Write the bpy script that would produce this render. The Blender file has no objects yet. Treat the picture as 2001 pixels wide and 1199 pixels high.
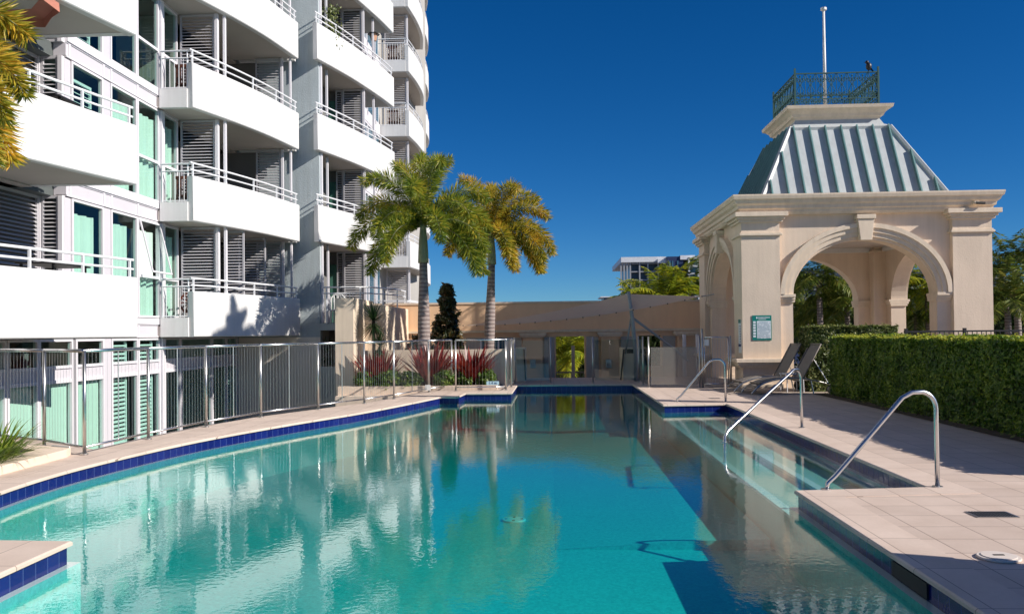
import bpy, bmesh, math, random
from mathutils import Vector, Matrix, geometry, noise
random.seed(7)
PI=math.pi
sc=bpy.context.scene
col=sc.collection
# ------------------------------------------------------------------ camera
f=1650.;psi=math.atan(80/1650);tau=.0148;rho=.011;H=1.55
F=Vector((-math.sin(psi)*math.cos(tau),math.cos(psi)*math.cos(tau),math.sin(tau)))
R0=Vector((math.cos(psi),math.sin(psi),0));U0=R0.cross(F)
R=R0*math.cos(rho)-U0*math.sin(rho);U=U0*math.cos(rho)+R0*math.sin(rho)
def ray(x,y): return F+R*((x-1000.5)/f)-U*((y-626.5)/f)
def G(x,y,z=0.):
    d=ray(x,y);t=(z-H)/d.z;return Vector((d.x*t,d.y*t,z))
def AT(x,y,Yd):
    d=ray(x,y);t=Yd/d.y;return Vector((d.x*t,Yd,H+d.z*t))
cam=bpy.data.cameras.new('camera');co=bpy.data.objects.new('camera',cam);col.objects.link(co)
cam.lens=36*1650/2001;cam.sensor_width=36;cam.shift_y=27/2001;cam.clip_end=3000;cam.clip_start=.05
m=Matrix((R,U,-F)).transposed().to_4x4();m.translation=Vector((0,0,H));co.matrix_world=m
sc.camera=co
# ------------------------------------------------------------------ materials
def newmat(name):
    m=bpy.data.materials.new(name);m.use_nodes=True;nt=m.node_tree
    b=nt.nodes['Principled BSDF'];return m,nt,b
def coords(nt,scale=(1,1,1),src='Object'):
    t=nt.nodes.new('ShaderNodeTexCoord');mp=nt.nodes.new('ShaderNodeMapping')
    nt.links.new(t.outputs[src],mp.inputs[0]);mp.inputs['Scale'].default_value=scale;return mp.outputs[0]
def noise_n(nt,vec,scale,detail=4,rough=.6):
    n=nt.nodes.new('ShaderNodeTexNoise');n.inputs['Scale'].default_value=scale;n.inputs['Detail'].default_value=detail
    n.inputs['Roughness'].default_value=rough;nt.links.new(vec,n.inputs['Vector']);return n.outputs[0]
def ramp(nt,fac,stops):
    r=nt.nodes.new('ShaderNodeValToRGB');e=r.color_ramp.elements
    while len(e)<len(stops): e.new(.5)
    for i,(p,c) in enumerate(stops): e[i].position=p;e[i].color=(*c,1)
    nt.links.new(fac,r.inputs[0]);return r.outputs[0]
def mixc(nt,fac,a,b,mode='MIX'):
    n=nt.nodes.new('ShaderNodeMix');n.data_type='RGBA';n.blend_type=mode
    for i,v in ((0,fac),(6,a),(7,b)):
        if isinstance(v,(int,float)): n.inputs[i].default_value=v
        elif isinstance(v,tuple): n.inputs[i].default_value=(*v,1)
        else: nt.links.new(v,n.inputs[i])
    return n.outputs[2]
def bump(nt,h,strength,dist=.02):
    b=nt.nodes.new('ShaderNodeBump');b.inputs['Strength'].default_value=strength;b.inputs['Distance'].default_value=dist
    nt.links.new(h,b.inputs['Height']);return b.outputs[0]
def plain(name,c,rough=.6,var=.12,scale=3.,bmp=0.,bscale=60.,metal=0.,spec=.5):
    m,nt,b=newmat(name);v=coords(nt)
    n=noise_n(nt,v,scale);lo=tuple(x*(1-var) for x in c);hi=tuple(min(1,x*(1+var*.6)) for x in c)
    nt.links.new(ramp(nt,n,[(.3,lo),(.7,hi)]),b.inputs['Base Color'])
    b.inputs['Roughness'].default_value=rough;b.inputs['Metallic'].default_value=metal
    b.inputs['Specular IOR Level'].default_value=spec
    if bmp: nt.links.new(bump(nt,noise_n(nt,v,bscale,3),bmp,.01),b.inputs['Normal'])
    return m
M={}
M['white']=plain('white_render',(.70,.70,.70),.65,.04,1.2,.25,40)
def streak(m,k,sc=(5,5,.35)):
    nt=m.node_tree;b=nt.nodes['Principled BSDF'];l=b.inputs['Base Color'].links[0].from_socket
    n=noise_n(nt,coords(nt,sc),1.6,5);nt.links.new(mixc(nt,k,l,ramp(nt,n,[(.35,(.62,.60,.56)),(.6,(1,1,1))]),'MULTIPLY'),b.inputs['Base Color'])
streak(M['white'],.16)
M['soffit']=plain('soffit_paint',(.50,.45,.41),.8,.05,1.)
M['grey']=plain('grey_stucco',(.42,.48,.505),.8,.10,.9,.9,22)
M['taupe']=plain('taupe_render',(.42,.40,.37),.8,.08,.8,.4,40)
M['alu']=plain('painted_frame',(.72,.70,.74),.4,.04,2.)
M['panel']=plain('lilac_panel',(.60,.575,.62),.5,.03,1.)
M['slat']=plain('louvre_paint',(.50,.49,.52),.5,.05,2.)
M['slatw']=plain('louvre_white',(.74,.78,.78),.5,.04,2.)
M['railw']=plain('rail_paint',(.76,.77,.80),.35,.03,2.)
M['cream']=plain('cream_render',(.76,.62,.49),.8,.09,.8,.45,30)
M['creamtrim']=plain('cream_trim',(.77,.64,.50),.7,.07,1.5,.2,40)
M['beige']=plain('beige_render',(.90,.60,.38),.85,.08,.5,.4,30)
M['beigecap']=plain('beige_cap',(.74,.60,.48),.8,.05,1.)
streak(M['cream'],.16);streak(M['creamtrim'],.28);streak(M['beige'],.15,(2,2,.3));streak(M['grey'],.3)
M['steel']=plain('polished_steel',(.62,.62,.63),.27,.05,5.,0,60,1.)
M['steeldull']=plain('brushed_steel',(.56,.55,.53),.32,.1,8.,0,60,1.)
M['black']=plain('black_metal',(.015,.015,.017),.45)
M['mast']=plain('galvanised_mast',(.33,.34,.36),.5,.08,4.)
M['roofpan']=plain('roof_pan',(.50,.53,.54),.45,.08,1.4)
streak(M['roofpan'],.25,(6,6,.5))
M['roofrib']=plain('roof_rib',(.13,.26,.26),.45,.1,2.)
M['green_iron']=plain('verdigris_iron',(.02,.085,.08),.6)
M['wood']=plain('dark_wood',(.11,.035,.02),.5,.3,9.)
M['redcane']=plain('red_cane',(.15,.035,.02),.6,.3,9.)
M['mesh']=plain('sling_fabric',(.20,.175,.155),.7,.08,6.)
M['sail']=plain('sail_cloth',(.74,.60,.50),.8,.05,.7)
def addtrans(m,c,k):
    nt=m.node_tree;t=nt.nodes.new('ShaderNodeBsdfTranslucent');t.inputs[0].default_value=(*c,1);mx=nt.nodes.new('ShaderNodeMixShader');mx.inputs[0].default_value=k
    nt.links.new(nt.nodes['Principled BSDF'].outputs[0],mx.inputs[1]);nt.links.new(t.outputs[0],mx.inputs[2]);nt.links.new(mx.outputs[0],nt.nodes['Material Output'].inputs[0])
addtrans(M['sail'],(.75,.55,.42),.45)
M['salmon']=plain('salmon_cloth',(.50,.20,.14),.8,.1,3.)
M['plastic']=plain('white_plastic',(.75,.75,.73),.4)
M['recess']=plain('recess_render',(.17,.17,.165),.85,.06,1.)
M['lower']=plain('lower_render',(.74,.69,.61),.85,.08,.9,.3,30)
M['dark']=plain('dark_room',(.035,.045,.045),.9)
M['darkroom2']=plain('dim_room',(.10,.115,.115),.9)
M['curtain']=plain('curtain_cloth',(.74,.76,.72),.85,.03,4.)
M['greendoor']=plain('green_drape',(.05,.16,.12),.8,.1,4.)
M['signw']=plain('sign_white',(.72,.78,.82),.4,.02)
M['signg']=plain('sign_green',(.0,.20,.17),.4,.02)
M['signtext']=plain('sign_text',(.16,.28,.34),.5,.02)
M['signblue']=plain('sign_pale_blue',(.45,.68,.78),.4,.02)
M['navytext']=plain('navy_text',(.02,.05,.16),.5,.02)
M['rubber']=plain('black_rubber',(.02,.02,.02),.7)
M['concrete']=plain('ground_concrete',(.30,.28,.26),.9,.15,.6,.3,20)
M['lid']=plain('lid_plastic',(.70,.62,.56),.5,.04)
M['soil']=plain('soil',(.05,.035,.025),.95,.3,9.,1.,30)
M['cityw']=plain('city_white',(.70,.72,.75),.6)
M['cityd']=plain('city_dark',(.05,.08,.13),.3)
M['cityg']=plain('city_glass',(.06,.14,.20),.08,.3,.15)
M['navy']=plain('navy_wall',(.02,.035,.10),.5)
M['bulb']=plain('lantern_glass',(.55,.30,.18),.3)
M['backyard']=plain('bark_mulch',(.10,.07,.045),.95,.3,5.,1.,25)
def leafmat(name,stops,trans=.35,rough=.45):
    m,nt,b=newmat(name);g=nt.nodes.new('ShaderNodeNewGeometry')
    v=coords(nt,src='Object');n=noise_n(nt,v,1.7,3)
    mm=nt.nodes.new('ShaderNodeMath');mm.operation='MULTIPLY_ADD';nt.links.new(g.outputs['Random Per Island'],mm.inputs[0])
    mm.inputs[1].default_value=.55;s=nt.nodes.new('ShaderNodeMath');s.operation='MULTIPLY_ADD';nt.links.new(n,s.inputs[0]);s.inputs[1].default_value=1.2;s.inputs[2].default_value=-.38
    nt.links.new(s.outputs[0],mm.inputs[2])
    c=ramp(nt,mm.outputs[0],stops)
    nt.links.new(c,b.inputs['Base Color']);b.inputs['Roughness'].default_value=rough
    t=nt.nodes.new('ShaderNodeBsdfTranslucent');nt.links.new(c,t.inputs[0])
    mx=nt.nodes.new('ShaderNodeMixShader');mx.inputs[0].default_value=trans
    nt.links.new(b.outputs[0],mx.inputs[1]);nt.links.new(t.outputs[0],mx.inputs[2])
    nt.links.new(mx.outputs[0],nt.nodes['Material Output'].inputs[0]);return m
M['palm_a']=leafmat('foxtail_leaf_green',[(0,(.03,.065,.01)),(.3,(.11,.18,.02)),(.6,(.30,.34,.035)),(1,(.72,.48,.05))],.38)
M['palm_b']=leafmat('foxtail_leaf_gold',[(0,(.05,.075,.01)),(.3,(.20,.23,.02)),(.55,(.52,.42,.045)),(1,(.82,.42,.05))],.38)
M['palm_c']=leafmat('palm_leaf_olive',[(0,(.05,.09,.015)),(.5,(.14,.20,.025)),(1,(.38,.33,.06))])
M['palm_y']=leafmat('palm_leaf_yellow',[(0,(.10,.17,.015)),(.5,(.30,.36,.02)),(1,(.60,.50,.02))])
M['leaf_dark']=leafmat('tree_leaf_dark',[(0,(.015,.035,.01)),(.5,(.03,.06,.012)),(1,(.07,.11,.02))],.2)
M['leaf_mag']=leafmat('glossy_leaf',[(0,(.015,.03,.01)),(.5,(.05,.06,.015)),(.8,(.12,.07,.02)),(1,(.25,.10,.03))],.2,.3)
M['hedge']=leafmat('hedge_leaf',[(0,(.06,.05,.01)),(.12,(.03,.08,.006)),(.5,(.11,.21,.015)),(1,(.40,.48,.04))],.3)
M['hedge2']=leafmat('hedge_leaf_pale',[(0,(.03,.06,.01)),(.5,(.08,.12,.02)),(.85,(.35,.36,.12)),(1,(.6,.5,.25))],.3)
M['red']=leafmat('bromeliad_leaf',[(0,(.10,.008,.012)),(.5,(.22,.018,.02)),(.85,(.34,.05,.025)),(1,(.45,.16,.06))],.35,.3)
M['cover']=leafmat('groundcover_leaf',[(0,(.03,.08,.012)),(.5,(.09,.17,.02)),(1,(.28,.34,.05))],.3)
M['lit_top']=leafmat('lit_top_leaf',[(0,(.16,.24,.02)),(.5,(.34,.38,.03)),(1,(.55,.46,.05))],.3)  # yellower leaf colour painting sunlight onto the hedge top
M['strap']=leafmat('strap_leaf',[(0,(.05,.11,.01)),(.5,(.14,.23,.02)),(1,(.42,.42,.06))],.35)
M['yucca']=leafmat('yucca_leaf',[(0,(.02,.045,.02)),(.6,(.04,.085,.03)),(1,(.09,.14,.05))],.2,.35)
def trunkmat():
    m,nt,b=newmat('palm_trunk');v=coords(nt)
    w=nt.nodes.new('ShaderNodeTexWave');w.wave_type='BANDS';w.bands_direction='Z';w.inputs['Scale'].default_value=2.6;w.inputs['Distortion'].default_value=1.6;w.inputs['Detail'].default_value=3
    nt.links.new(v,w.inputs['Vector']);n=noise_n(nt,coords(nt,(9,9,1.5)),2.,4)
    c=mixc(nt,n,ramp(nt,w.outputs['Fac'],[(0,(.14,.10,.09)),(.25,(.34,.28,.26)),(1,(.42,.36,.33))]),(.2,.15,.14))
    nt.links.new(c,b.inputs['Base Color']);b.inputs['Roughness'].default_value=.85
    nt.links.new(bump(nt,w.outputs['Fac'],.6,.02),b.inputs['Normal']);return m
M['trunk']=trunkmat()
M['shaft']=plain('crownshaft',(.30,.32,.19),.5,.2,5.)
M['bark']=plain('bark',(.16,.12,.10),.9,.3,8.,.8,30)
def tiles(name,c1,c2,grout,sx,sy,gw=.012,rough=.5,off=0.,src='Object',rot=0.,bmp=.3):
    m,nt,b=newmat(name);t=nt.nodes.new('ShaderNodeTexCoord');mp=nt.nodes.new('ShaderNodeMapping')
    nt.links.new(t.outputs[src],mp.inputs[0]);mp.inputs['Rotation'].default_value=(0,0,rot)
    br=nt.nodes.new('ShaderNodeTexBrick');nt.links.new(mp.outputs[0],br.inputs['Vector'])
    br.offset=off;br.inputs['Scale'].default_value=1;br.inputs['Brick Width'].default_value=sx;br.inputs['Row Height'].default_value=sy
    br.inputs['Mortar Size'].default_value=gw/2;br.inputs['Mortar Smooth'].default_value=.2;br.inputs['Bias'].default_value=0
    br.inputs['Color1'].default_value=(*c1,1);br.inputs['Color2'].default_value=(*c2,1);br.inputs['Mortar'].default_value=(*grout,1)
    n=noise_n(nt,mp.outputs[0],2.2,5);n2=noise_n(nt,mp.outputs[0],45,3)
    c=mixc(nt,.5,br.outputs[0],ramp(nt,n,[(.3,(.76,.72,.68)),(.65,(1,1,1))]),'MULTIPLY')
    c=mixc(nt,.25,c,ramp(nt,n2,[(.3,(.75,.75,.75)),(.7,(1,1,1))]),'MULTIPLY')
    nt.links.new(c,b.inputs['Base Color']);b.inputs['Roughness'].default_value=rough
    inv=nt.nodes.new('ShaderNodeMath');inv.operation='SUBTRACT';inv.inputs[0].default_value=1;nt.links.new(br.outputs[1],inv.inputs[1])
    nt.links.new(bump(nt,inv.outputs[0],bmp,.004),b.inputs['Normal']);return m
M['paving']=tiles('deck_pavers',(.70,.565,.48),(.62,.50,.425),(.30,.22,.18),.4,.4,.010,.6)
M['paving2']=tiles('coping_pavers',(.74,.60,.51),(.68,.55,.465),(.30,.22,.18),.4,.8,.008,.6)
M['darkpave']=tiles('terrace_pavers',(.50,.41,.34),(.45,.37,.31),(.25,.19,.15),.4,.4,.01,.7,.5,rot=.6)
M['bluetile']=tiles('blue_pool_tile',(.006,.012,.12),(.009,.02,.16),(.05,.08,.24),.148,.5,.010,.12,0,'UV')
def pooltile(name,c,v=.1):
    m,nt,b=newmat(name);vv=coords(nt);n=noise_n(nt,vv,28,4,.7);n3=noise_n(nt,vv,.6,3)
    c1=mixc(nt,n,tuple(x*(1-v) for x in c),tuple(min(1,x*(1+v)) for x in c))
    c1=mixc(nt,.3,c1,ramp(nt,n3,[(.3,(.8,.8,.8)),(.7,(1,1,1))]),'MULTIPLY')
    nt.links.new(c1,b.inputs['Base Color']);b.inputs['Roughness'].default_value=.6;return m
M['basin']=pooltile('basin_pebble',(.14,.61,.56),.5)
M['stepm']=pooltile('step_pebble',(.42,.62,.56),.15)
M['nosing']=pooltile('step_nosing',(.80,.86,.84),.03)
def schlick(nt,f0,normal=None,gain=1.):
    g=nt.nodes.new('ShaderNodeNewGeometry');d=nt.nodes.new('ShaderNodeVectorMath');d.operation='DOT_PRODUCT'
    nt.links.new(g.outputs['Incoming'],d.inputs[0])
    nt.links.new(normal if normal else g.outputs['Normal'],d.inputs[1])
    def mt(op,a,b_=None,c=None):
        n=nt.nodes.new('ShaderNodeMath');n.operation=op
        for i,x in enumerate((a,b_,c)):
            if x is None: continue
            if isinstance(x,(int,float)): n.inputs[i].default_value=x
            else: nt.links.new(x,n.inputs[i])
        return n.outputs[0]
    a=mt('ABSOLUTE',d.outputs['Value']);a=mt('SUBTRACT',1,a);a=mt('POWER',a,5);a=mt('MULTIPLY_ADD',a,(1-f0)*gain,f0*gain)
    n=nt.nodes.new('ShaderNodeMath');n.operation='MINIMUM';nt.links.new(a,n.inputs[0]);n.inputs[1].default_value=1.;return n.outputs[0]
def glassmat(name,tint,f0=.05,gain=1.,rough=0.):
    m,nt,b=newmat(name);nt.nodes.remove(b)
    t=nt.nodes.new('ShaderNodeBsdfTransparent');t.inputs[0].default_value=(*tint,1)
    g=nt.nodes.new('ShaderNodeBsdfGlossy');g.inputs['Roughness'].default_value=rough
    mx=nt.nodes.new('ShaderNodeMixShader');nt.links.new(schlick(nt,f0,None,gain),mx.inputs[0])
    nt.links.new(t.outputs[0],mx.inputs[1]);nt.links.new(g.outputs[0],mx.inputs[2])
    nt.links.new(mx.outputs[0],nt.nodes['Material Output'].inputs[0]);return m
M['glass']=glassmat('teal_window_glass',(.83,.945,.91),.04,.8)
M['clear']=glassmat('fence_glass',(.86,.92,.90),.05,1.)
def frosted():
    m,nt,b=newmat('frosted_glass');t=nt.nodes.new('ShaderNodeBsdfTransparent');t.inputs[0].default_value=(.9,.92,.92,1)
    b.inputs['Base Color'].default_value=(.36,.33,.29,1);b.inputs['Roughness'].default_value=.35
    mx=nt.nodes.new('ShaderNodeMixShader');mx.inputs[0].default_value=.42
    nt.links.new(t.outputs[0],mx.inputs[1]);nt.links.new(b.outputs[0],mx.inputs[2]);nt.links.new(mx.outputs[0],nt.nodes['Material Output'].inputs[0]);return m
M['frost']=frosted()
def watermat():
    m,nt,b=newmat('pool_water');nt.nodes.remove(b)
    v=coords(nt,(1,1,1));big=noise_n(nt,coords(nt,(.9,.6,1)),1.3,2,.5);fine=noise_n(nt,coords(nt,(1.,.75,1)),9.,3,.55)
    vf=noise_n(nt,v,20.,2,.5)
    patch=ramp(nt,noise_n(nt,v,.28,2),[(.40,(.25,.25,.25)),(.62,(1,1,1))])
    a=nt.nodes.new('ShaderNodeMath');a.operation='MULTIPLY';nt.links.new(fine,a.inputs[0]);nt.links.new(patch,a.inputs[1])
    a2=nt.nodes.new('ShaderNodeMath');a2.operation='MULTIPLY_ADD';nt.links.new(vf,a2.inputs[0]);a2.inputs[1].default_value=.34;nt.links.new(a.outputs[0],a2.inputs[2])
    a3=nt.nodes.new('ShaderNodeMath');a3.operation='MULTIPLY_ADD';nt.links.new(big,a3.inputs[0]);a3.inputs[1].default_value=.30;nt.links.new(a2.outputs[0],a3.inputs[2])
    nrm=bump(nt,a3.outputs[0],.044,.04)
    # reflecting a rough sea must not dip below the horizon: keep bump gentle
    t=nt.nodes.new('ShaderNodeBsdfTransparent');t.inputs[0].default_value=(.93,.99,.98,1)
    g=nt.nodes.new('ShaderNodeBsdfGlossy');g.inputs['Roughness'].default_value=.0;nt.links.new(nrm,g.inputs['Normal'])
    mx=nt.nodes.new('ShaderNodeMixShader');nt.links.new(schlick(nt,.027,nrm,1.45),mx.inputs[0])
    nt.links.new(t.outputs[0],mx.inputs[1]);nt.links.new(g.outputs[0],mx.inputs[2])
    o=nt.nodes['Material Output'];nt.links.new(mx.outputs[0],o.inputs['Surface'])
    va=nt.nodes.new('ShaderNodeVolumeAbsorption');va.inputs['Color'].default_value=(.0,.875,.875,1);va.inputs['Density'].default_value=.9
    nt.links.new(va.outputs[0],o.inputs['Volume']);return m
M['water']=watermat()
# ------------------------------------------------------------------ mesh helpers
class MB:
    def __init__(s): s.v=[];s.f=[];s.uv=[]
    def add(s,vs,fs):
        o=len(s.v);s.v+=[tuple(v) for v in vs];s.f+=[tuple(i+o for i in q) for q in fs];return s
    def box(s,x0,x1,y0,y1,z0,z1):
        return s.add([(x0,y0,z0),(x1,y0,z0),(x1,y1,z0),(x0,y1,z0),(x0,y0,z1),(x1,y0,z1),(x1,y1,z1),(x0,y1,z1)],
          [(0,3,2,1),(4,5,6,7),(0,1,5,4),(1,2,6,5),(2,3,7,6),(3,0,4,7)])
    def obox(s,p,q,w,z0,z1,side=0.):
        """box along p->q (2D), width w (centred + side), z0..z1"""
        d=Vector((q[0]-p[0],q[1]-p[1]));d.normalize();n=Vector((-d.y,d.x))
        a=n*(side-w/2);b=n*(side+w/2)
        P_=[(p[0]+a.x,p[1]+a.y),(q[0]+a.x,q[1]+a.y),(q[0]+b.x,q[1]+b.y),(p[0]+b.x,p[1]+b.y)]
        return s.add([(x,y,z0) for x,y in P_]+[(x,y,z1) for x,y in P_],[(0,3,2,1),(4,5,6,7),(0,1,5,4),(1,2,6,5),(2,3,7,6),(3,0,4,7)])
    def tube(s,pts,r,n=8,caps=True,r2=None):
        pts=[Vector(p) for p in pts];N=len(pts);base=len(s.v);up=None
        for i,p in enumerate(pts):
            d=(pts[min(i+1,N-1)]-pts[max(i-1,0)]);d.normalize()
            if up is None:
                up=Vector((0,0,1)) if abs(d.z)<.9 else Vector((1,0,0))
            a=d.cross(up);a.normalize();b=a.cross(d);b.normalize();up=b
            rr=r if r2 is None else r+(r2-r)*i/(N-1)
            for k in range(n):
                t=2*PI*k/n;s.v.append(tuple(p+a*(rr*math.cos(t))+b*(rr*math.sin(t))))
        for i in range(N-1):
            for k in range(n):
                k2=(k+1)%n;s.f.append((base+i*n+k,base+i*n+k2,base+(i+1)*n+k2,base+(i+1)*n+k))
        if caps:
            s.f.append(tuple(base+k for k in reversed(range(n))));s.f.append(tuple(base+(N-1)*n+k for k in range(n)))
        return s
    def loft(s,rings,close=True,caps=True):
        base=len(s.v);n=len(rings[0])
        for r in rings: s.v+=[tuple(p) for p in r]
        for i in range(len(rings)-1):
            for k in range(n if close else n-1):
                k2=(k+1)%n;s.f.append((base+i*n+k,base+i*n+k2,base+(i+1)*n+k2,base+(i+1)*n+k))
        if caps: s.f.append(tuple(base+k for k in reversed(range(n))));s.f.append(tuple(base+(len(rings)-1)*n+k for k in range(n)))
        return s
    def sphere(s,c,r,n=10,m=7,sc_=(1,1,1)):
        rings=[]
        for i in range(m+1):
            ph=PI*i/m;rings.append([(c[0]+r*sc_[0]*math.sin(ph+1e-4)*math.cos(2*PI*k/n),c[1]+r*sc_[1]*math.sin(ph+1e-4)*math.sin(2*PI*k/n),c[2]-r*sc_[2]*math.cos(ph)) for k in range(n)])
        return s.loft(rings,True,False)
    def xf(s,mat):
        s.v=[tuple(mat@Vector(v)) for v in s.v];return s
    def build(s,name,mat,parent=None,smooth=False,bevel=0.,label=None):
        me=bpy.data.meshes.new(name);me.from_pydata(s.v,[],s.f)
        if s.uv:
            u=me.uv_layers.new(name='UV')
            for i,c in enumerate(s.uv): u.data[i].uv=c
        me.validate();me.update()
        me.materials.append(M[mat] if isinstance(mat,str) else mat)
        if smooth:
            for p in me.polygons: p.use_smooth=True
        o=bpy.data.objects.new(name,me);col.objects.link(o)
        if parent is not None: o.parent=parent
        if smooth=='auto': pass
        if bevel:
            b=o.modifiers.new('bevel','BEVEL');b.width=bevel;b.segments=2;b.limit_method='ANGLE';b.angle_limit=.6
        if label: o['label']=label
        return o
def tag(o,label=None,cat=None,group=None,kind=None):
    if label:o['label']=label
    if cat:o['category']=cat
    if group:o['group']=group
    if kind:o['kind']=kind
    return o
def thing(name,label,cat,group=None,loc=(0,0,0),rz=0.):
    o=bpy.data.objects.new(name,None);col.objects.link(o);o.location=loc;o.rotation_euler=(0,0,rz);o.empty_display_size=.2
    return tag(o,label,cat,group)
def copy_thing(src,loc,rz=0.,label=None,scale=None):
    c=src.copy();col.objects.link(c);c.location=loc;c.rotation_euler=(0,0,rz)
    if scale: c.scale=(scale,)*3
    if label:c['label']=label
    for ch in src.children:
        d=ch.copy();col.objects.link(d);d.parent=c
        for g in ch.children:
            e=g.copy();col.objects.link(e);e.parent=d
    return c
def offset(poly,d):
    out=[]
    for i,p in enumerate(poly):
        a=Vector(poly[max(i-1,0)]);b=Vector(poly[min(i+1,len(poly)-1)]);t=(b-a).normalized();n=Vector((-t.y,t.x));out.append((p[0]+n.x*d,p[1]+n.y*d))
    return out
def smooth_line(pts,n=6):
    P_=[Vector(p) for p in pts];out=[]
    for i in range(len(P_)-1):
        a=P_[max(i-1,0)];b=P_[i];c=P_[i+1];d=P_[min(i+2,len(P_)-1)]
        for k in range(n):
            t=k/n;out.append(tuple(.5*((2*b)+(c-a)*t+(2*a-5*b+4*c-d)*t*t+(3*b-a-3*c+d)*t**3)))
    out.append(tuple(P_[-1]));return out
# ------------------------------------------------------------------ pool geometry
arc=smooth_line([(-4.95,6.33),(-5.38,7.2),(-5.64,8.36),(-5.70,9.73),(-5.52,11.4),(-5.22,12.86),(-4.6,14.79),(-3.89,16.65),(-3.26,18.9),(-2.8,20.79)],8)
pool=[(-3.6,1.2),(2.34,1.2),(2.34,8.28),(3.66,8.45),(3.68,18.2),(2.34,18.05),(2.34,25.12),(-1.11,25.2),(-1.11,21.9),(-2.32,21.95),(-2.38,20.75)]
pool+=list(reversed(arc))+[(-3.71,6.27)]
pool=[Vector(p) for p in pool]   # ccw
def inset(P_,d):
    out=[];n=len(P_)
    for i in range(n):
        a=(P_[i]-P_[i-1]).normalized();b=(P_[(i+1)%n]-P_[i]).normalized()
        na=Vector((-a.y,a.x));nb=Vector((-b.y,b.x));k=(na+nb);L=k.length
        k=k/L if L>1e-6 else na
        out.append(P_[i]+k*min(d/max(k.dot(na),.4),abs(d)*2.5) if d>0 else P_[i]+k*max(d/max(k.dot(na),.4),d*2.5))
    return out
def wallstrip(mb,P_,z0,z1,flip=False,Q_=None):
    n=len(P_);Q_=Q_ or P_;base=len(mb.v);L=0
    for i in range(n):
        j=(i+1)%n;o=len(mb.v);mb.v+=[(P_[i].x,P_[i].y,z0),(P_[j].x,P_[j].y,z0),(Q_[j].x,Q_[j].y,z1),(Q_[i].x,Q_[i].y,z1)]
        l=(P_[j]-P_[i]).length;mb.f.append((o,o+1,o+2,o+3));mb.uv+=[(L,z0+.2),(L+l,z0+.2),(L+l,z1+.2),(L,z1+.2)];L+=l
def flat(mb,outer,holes,z,flip=False):
    polys=[[Vector((p[0],p[1],0)) for p in outer]]+[[Vector((p[0],p[1],0)) for p in h] for h in holes]
    tr=geometry.tessellate_polygon(polys);allp=[p for q in polys for p in q];o=len(mb.v)
    mb.v+=[(p.x,p.y,z) for p in allp]
    for t in tr:
        a,b,c=[allp[i] for i in t];up=(b-a).cross(c-a).z>0
        t=t if up!=flip else (t[0],t[2],t[1]);mb.f.append(tuple(i+o for i in t))
deck_out=[(-13,-5),(14,-5),(14,29.2),(-1.5,29.2),(-1.5,24.35),(-2.7,23.1),(-3.5,23.15),(-3.97,20.5),(-4.38,19.05),(-5.0,17.55),(-5.68,16.0),(-6.13,14.5),(-6.34,12.9),(-6.42,11.5),(-8.4,12.9),(-13,13.5)]
cop=inset(pool,-.34)
mb=MB();flat(mb,deck_out,[inset(pool,-.06)],0.)
po=[Vector(p) for p in deck_out]
for i in range(len(po)):
    a,b=po[i],po[(i+1)%len(po)];mb.add([(a.x,a.y,-2.2),(b.x,b.y,-2.2),(b.x,b.y,0),(a.x,a.y,0)],[(0,1,2,3)])
tag(mb.build('pool_deck','paving'),'pale pink square paving round the pool','deck',kind='structure')
mb=MB();mb.box(4.3,14,20.8,29.1,.001,.012)
tag(mb.build('terrace_paving','darkpave'),'beige paved terrace under the pavilion','paving',kind='structure')
# coping: rounded lip
mb=MB();lip=inset(pool,.03);lip2=inset(pool,.018)
n=len(pool)
flat(mb,cop,[lip2],.006)
for a,za,b,zb in ((lip2,.006,lip,-.006),(lip,-.006,lip,-.028),(lip,-.028,inset(pool,-.0),-.036)):
    for i in range(n):
        j=(i+1)%n;mb.add([(a[i].x,a[i].y,za),(a[j].x,a[j].y,za),(b[j].x,b[j].y,zb),(b[i].x,b[i].y,zb)],[(0,1,2,3)])
for i in range(n):
    j=(i+1)%n;mb.add([(cop[i].x,cop[i].y,-.01),(cop[j].x,cop[j].y,-.01),(cop[j].x,cop[j].y,.006),(cop[i].x,cop[i].y,.006)],[(0,1,2,3)])
tag(mb.build('pool_coping','paving2'),'pale stone coping along the pool edge','coping',kind='structure')
mb=MB();wallstrip(mb,pool,-.166,-.036);tag(mb.build('tile_band','bluetile'),'dark blue tile band at the waterline','tiles',kind='structure')
ZW=-.155
led=inset(pool,.07)
mb=MB();b2=MB()
for i in range(n):
    j=(i+1)%n
    b2.add([(pool[i].x,pool[i].y,-.166),(pool[j].x,pool[j].y,-.166),(led[j].x,led[j].y,-.166),(led[i].x,led[i].y,-.166)],[(0,1,2,3)])
tag(b2.build('basin_ledge','nosing'),'pale ledge just under the waterline','ledge',kind='structure')
FZ=-.80
floor=led
mb.uv=[]
for i in range(n):
    j=(i+1)%n;mb.add([(led[i].x,led[i].y,-1.2),(led[j].x,led[j].y,-1.2),(led[j].x,led[j].y,-.166),(led[i].x,led[i].y,-.166)],[(0,1,2,3)])
flat(mb,[(p.x,p.y) for p in led],[],FZ)
# right-hand underwater bench platform
for (xa,za,xb,zb_) in ((.0,FZ+.002,1.5,-.70),(1.5,-.70,2.30,-.68)):
    mb.add([(xa,9.2,za),(xb,9.2,zb_),(xb,25.05,zb_),(xa,25.05,za)],[(0,1,2,3)])
mb.add([(.0,9.2,FZ),(2.3,9.2,FZ-.05),(2.3,9.2,-.68),(1.5,9.2,-.70)],[(0,1,2,3)])
tag(mb.build('pool_basin','basin'),'aqua pebble pool basin','pool',kind='structure')
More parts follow.
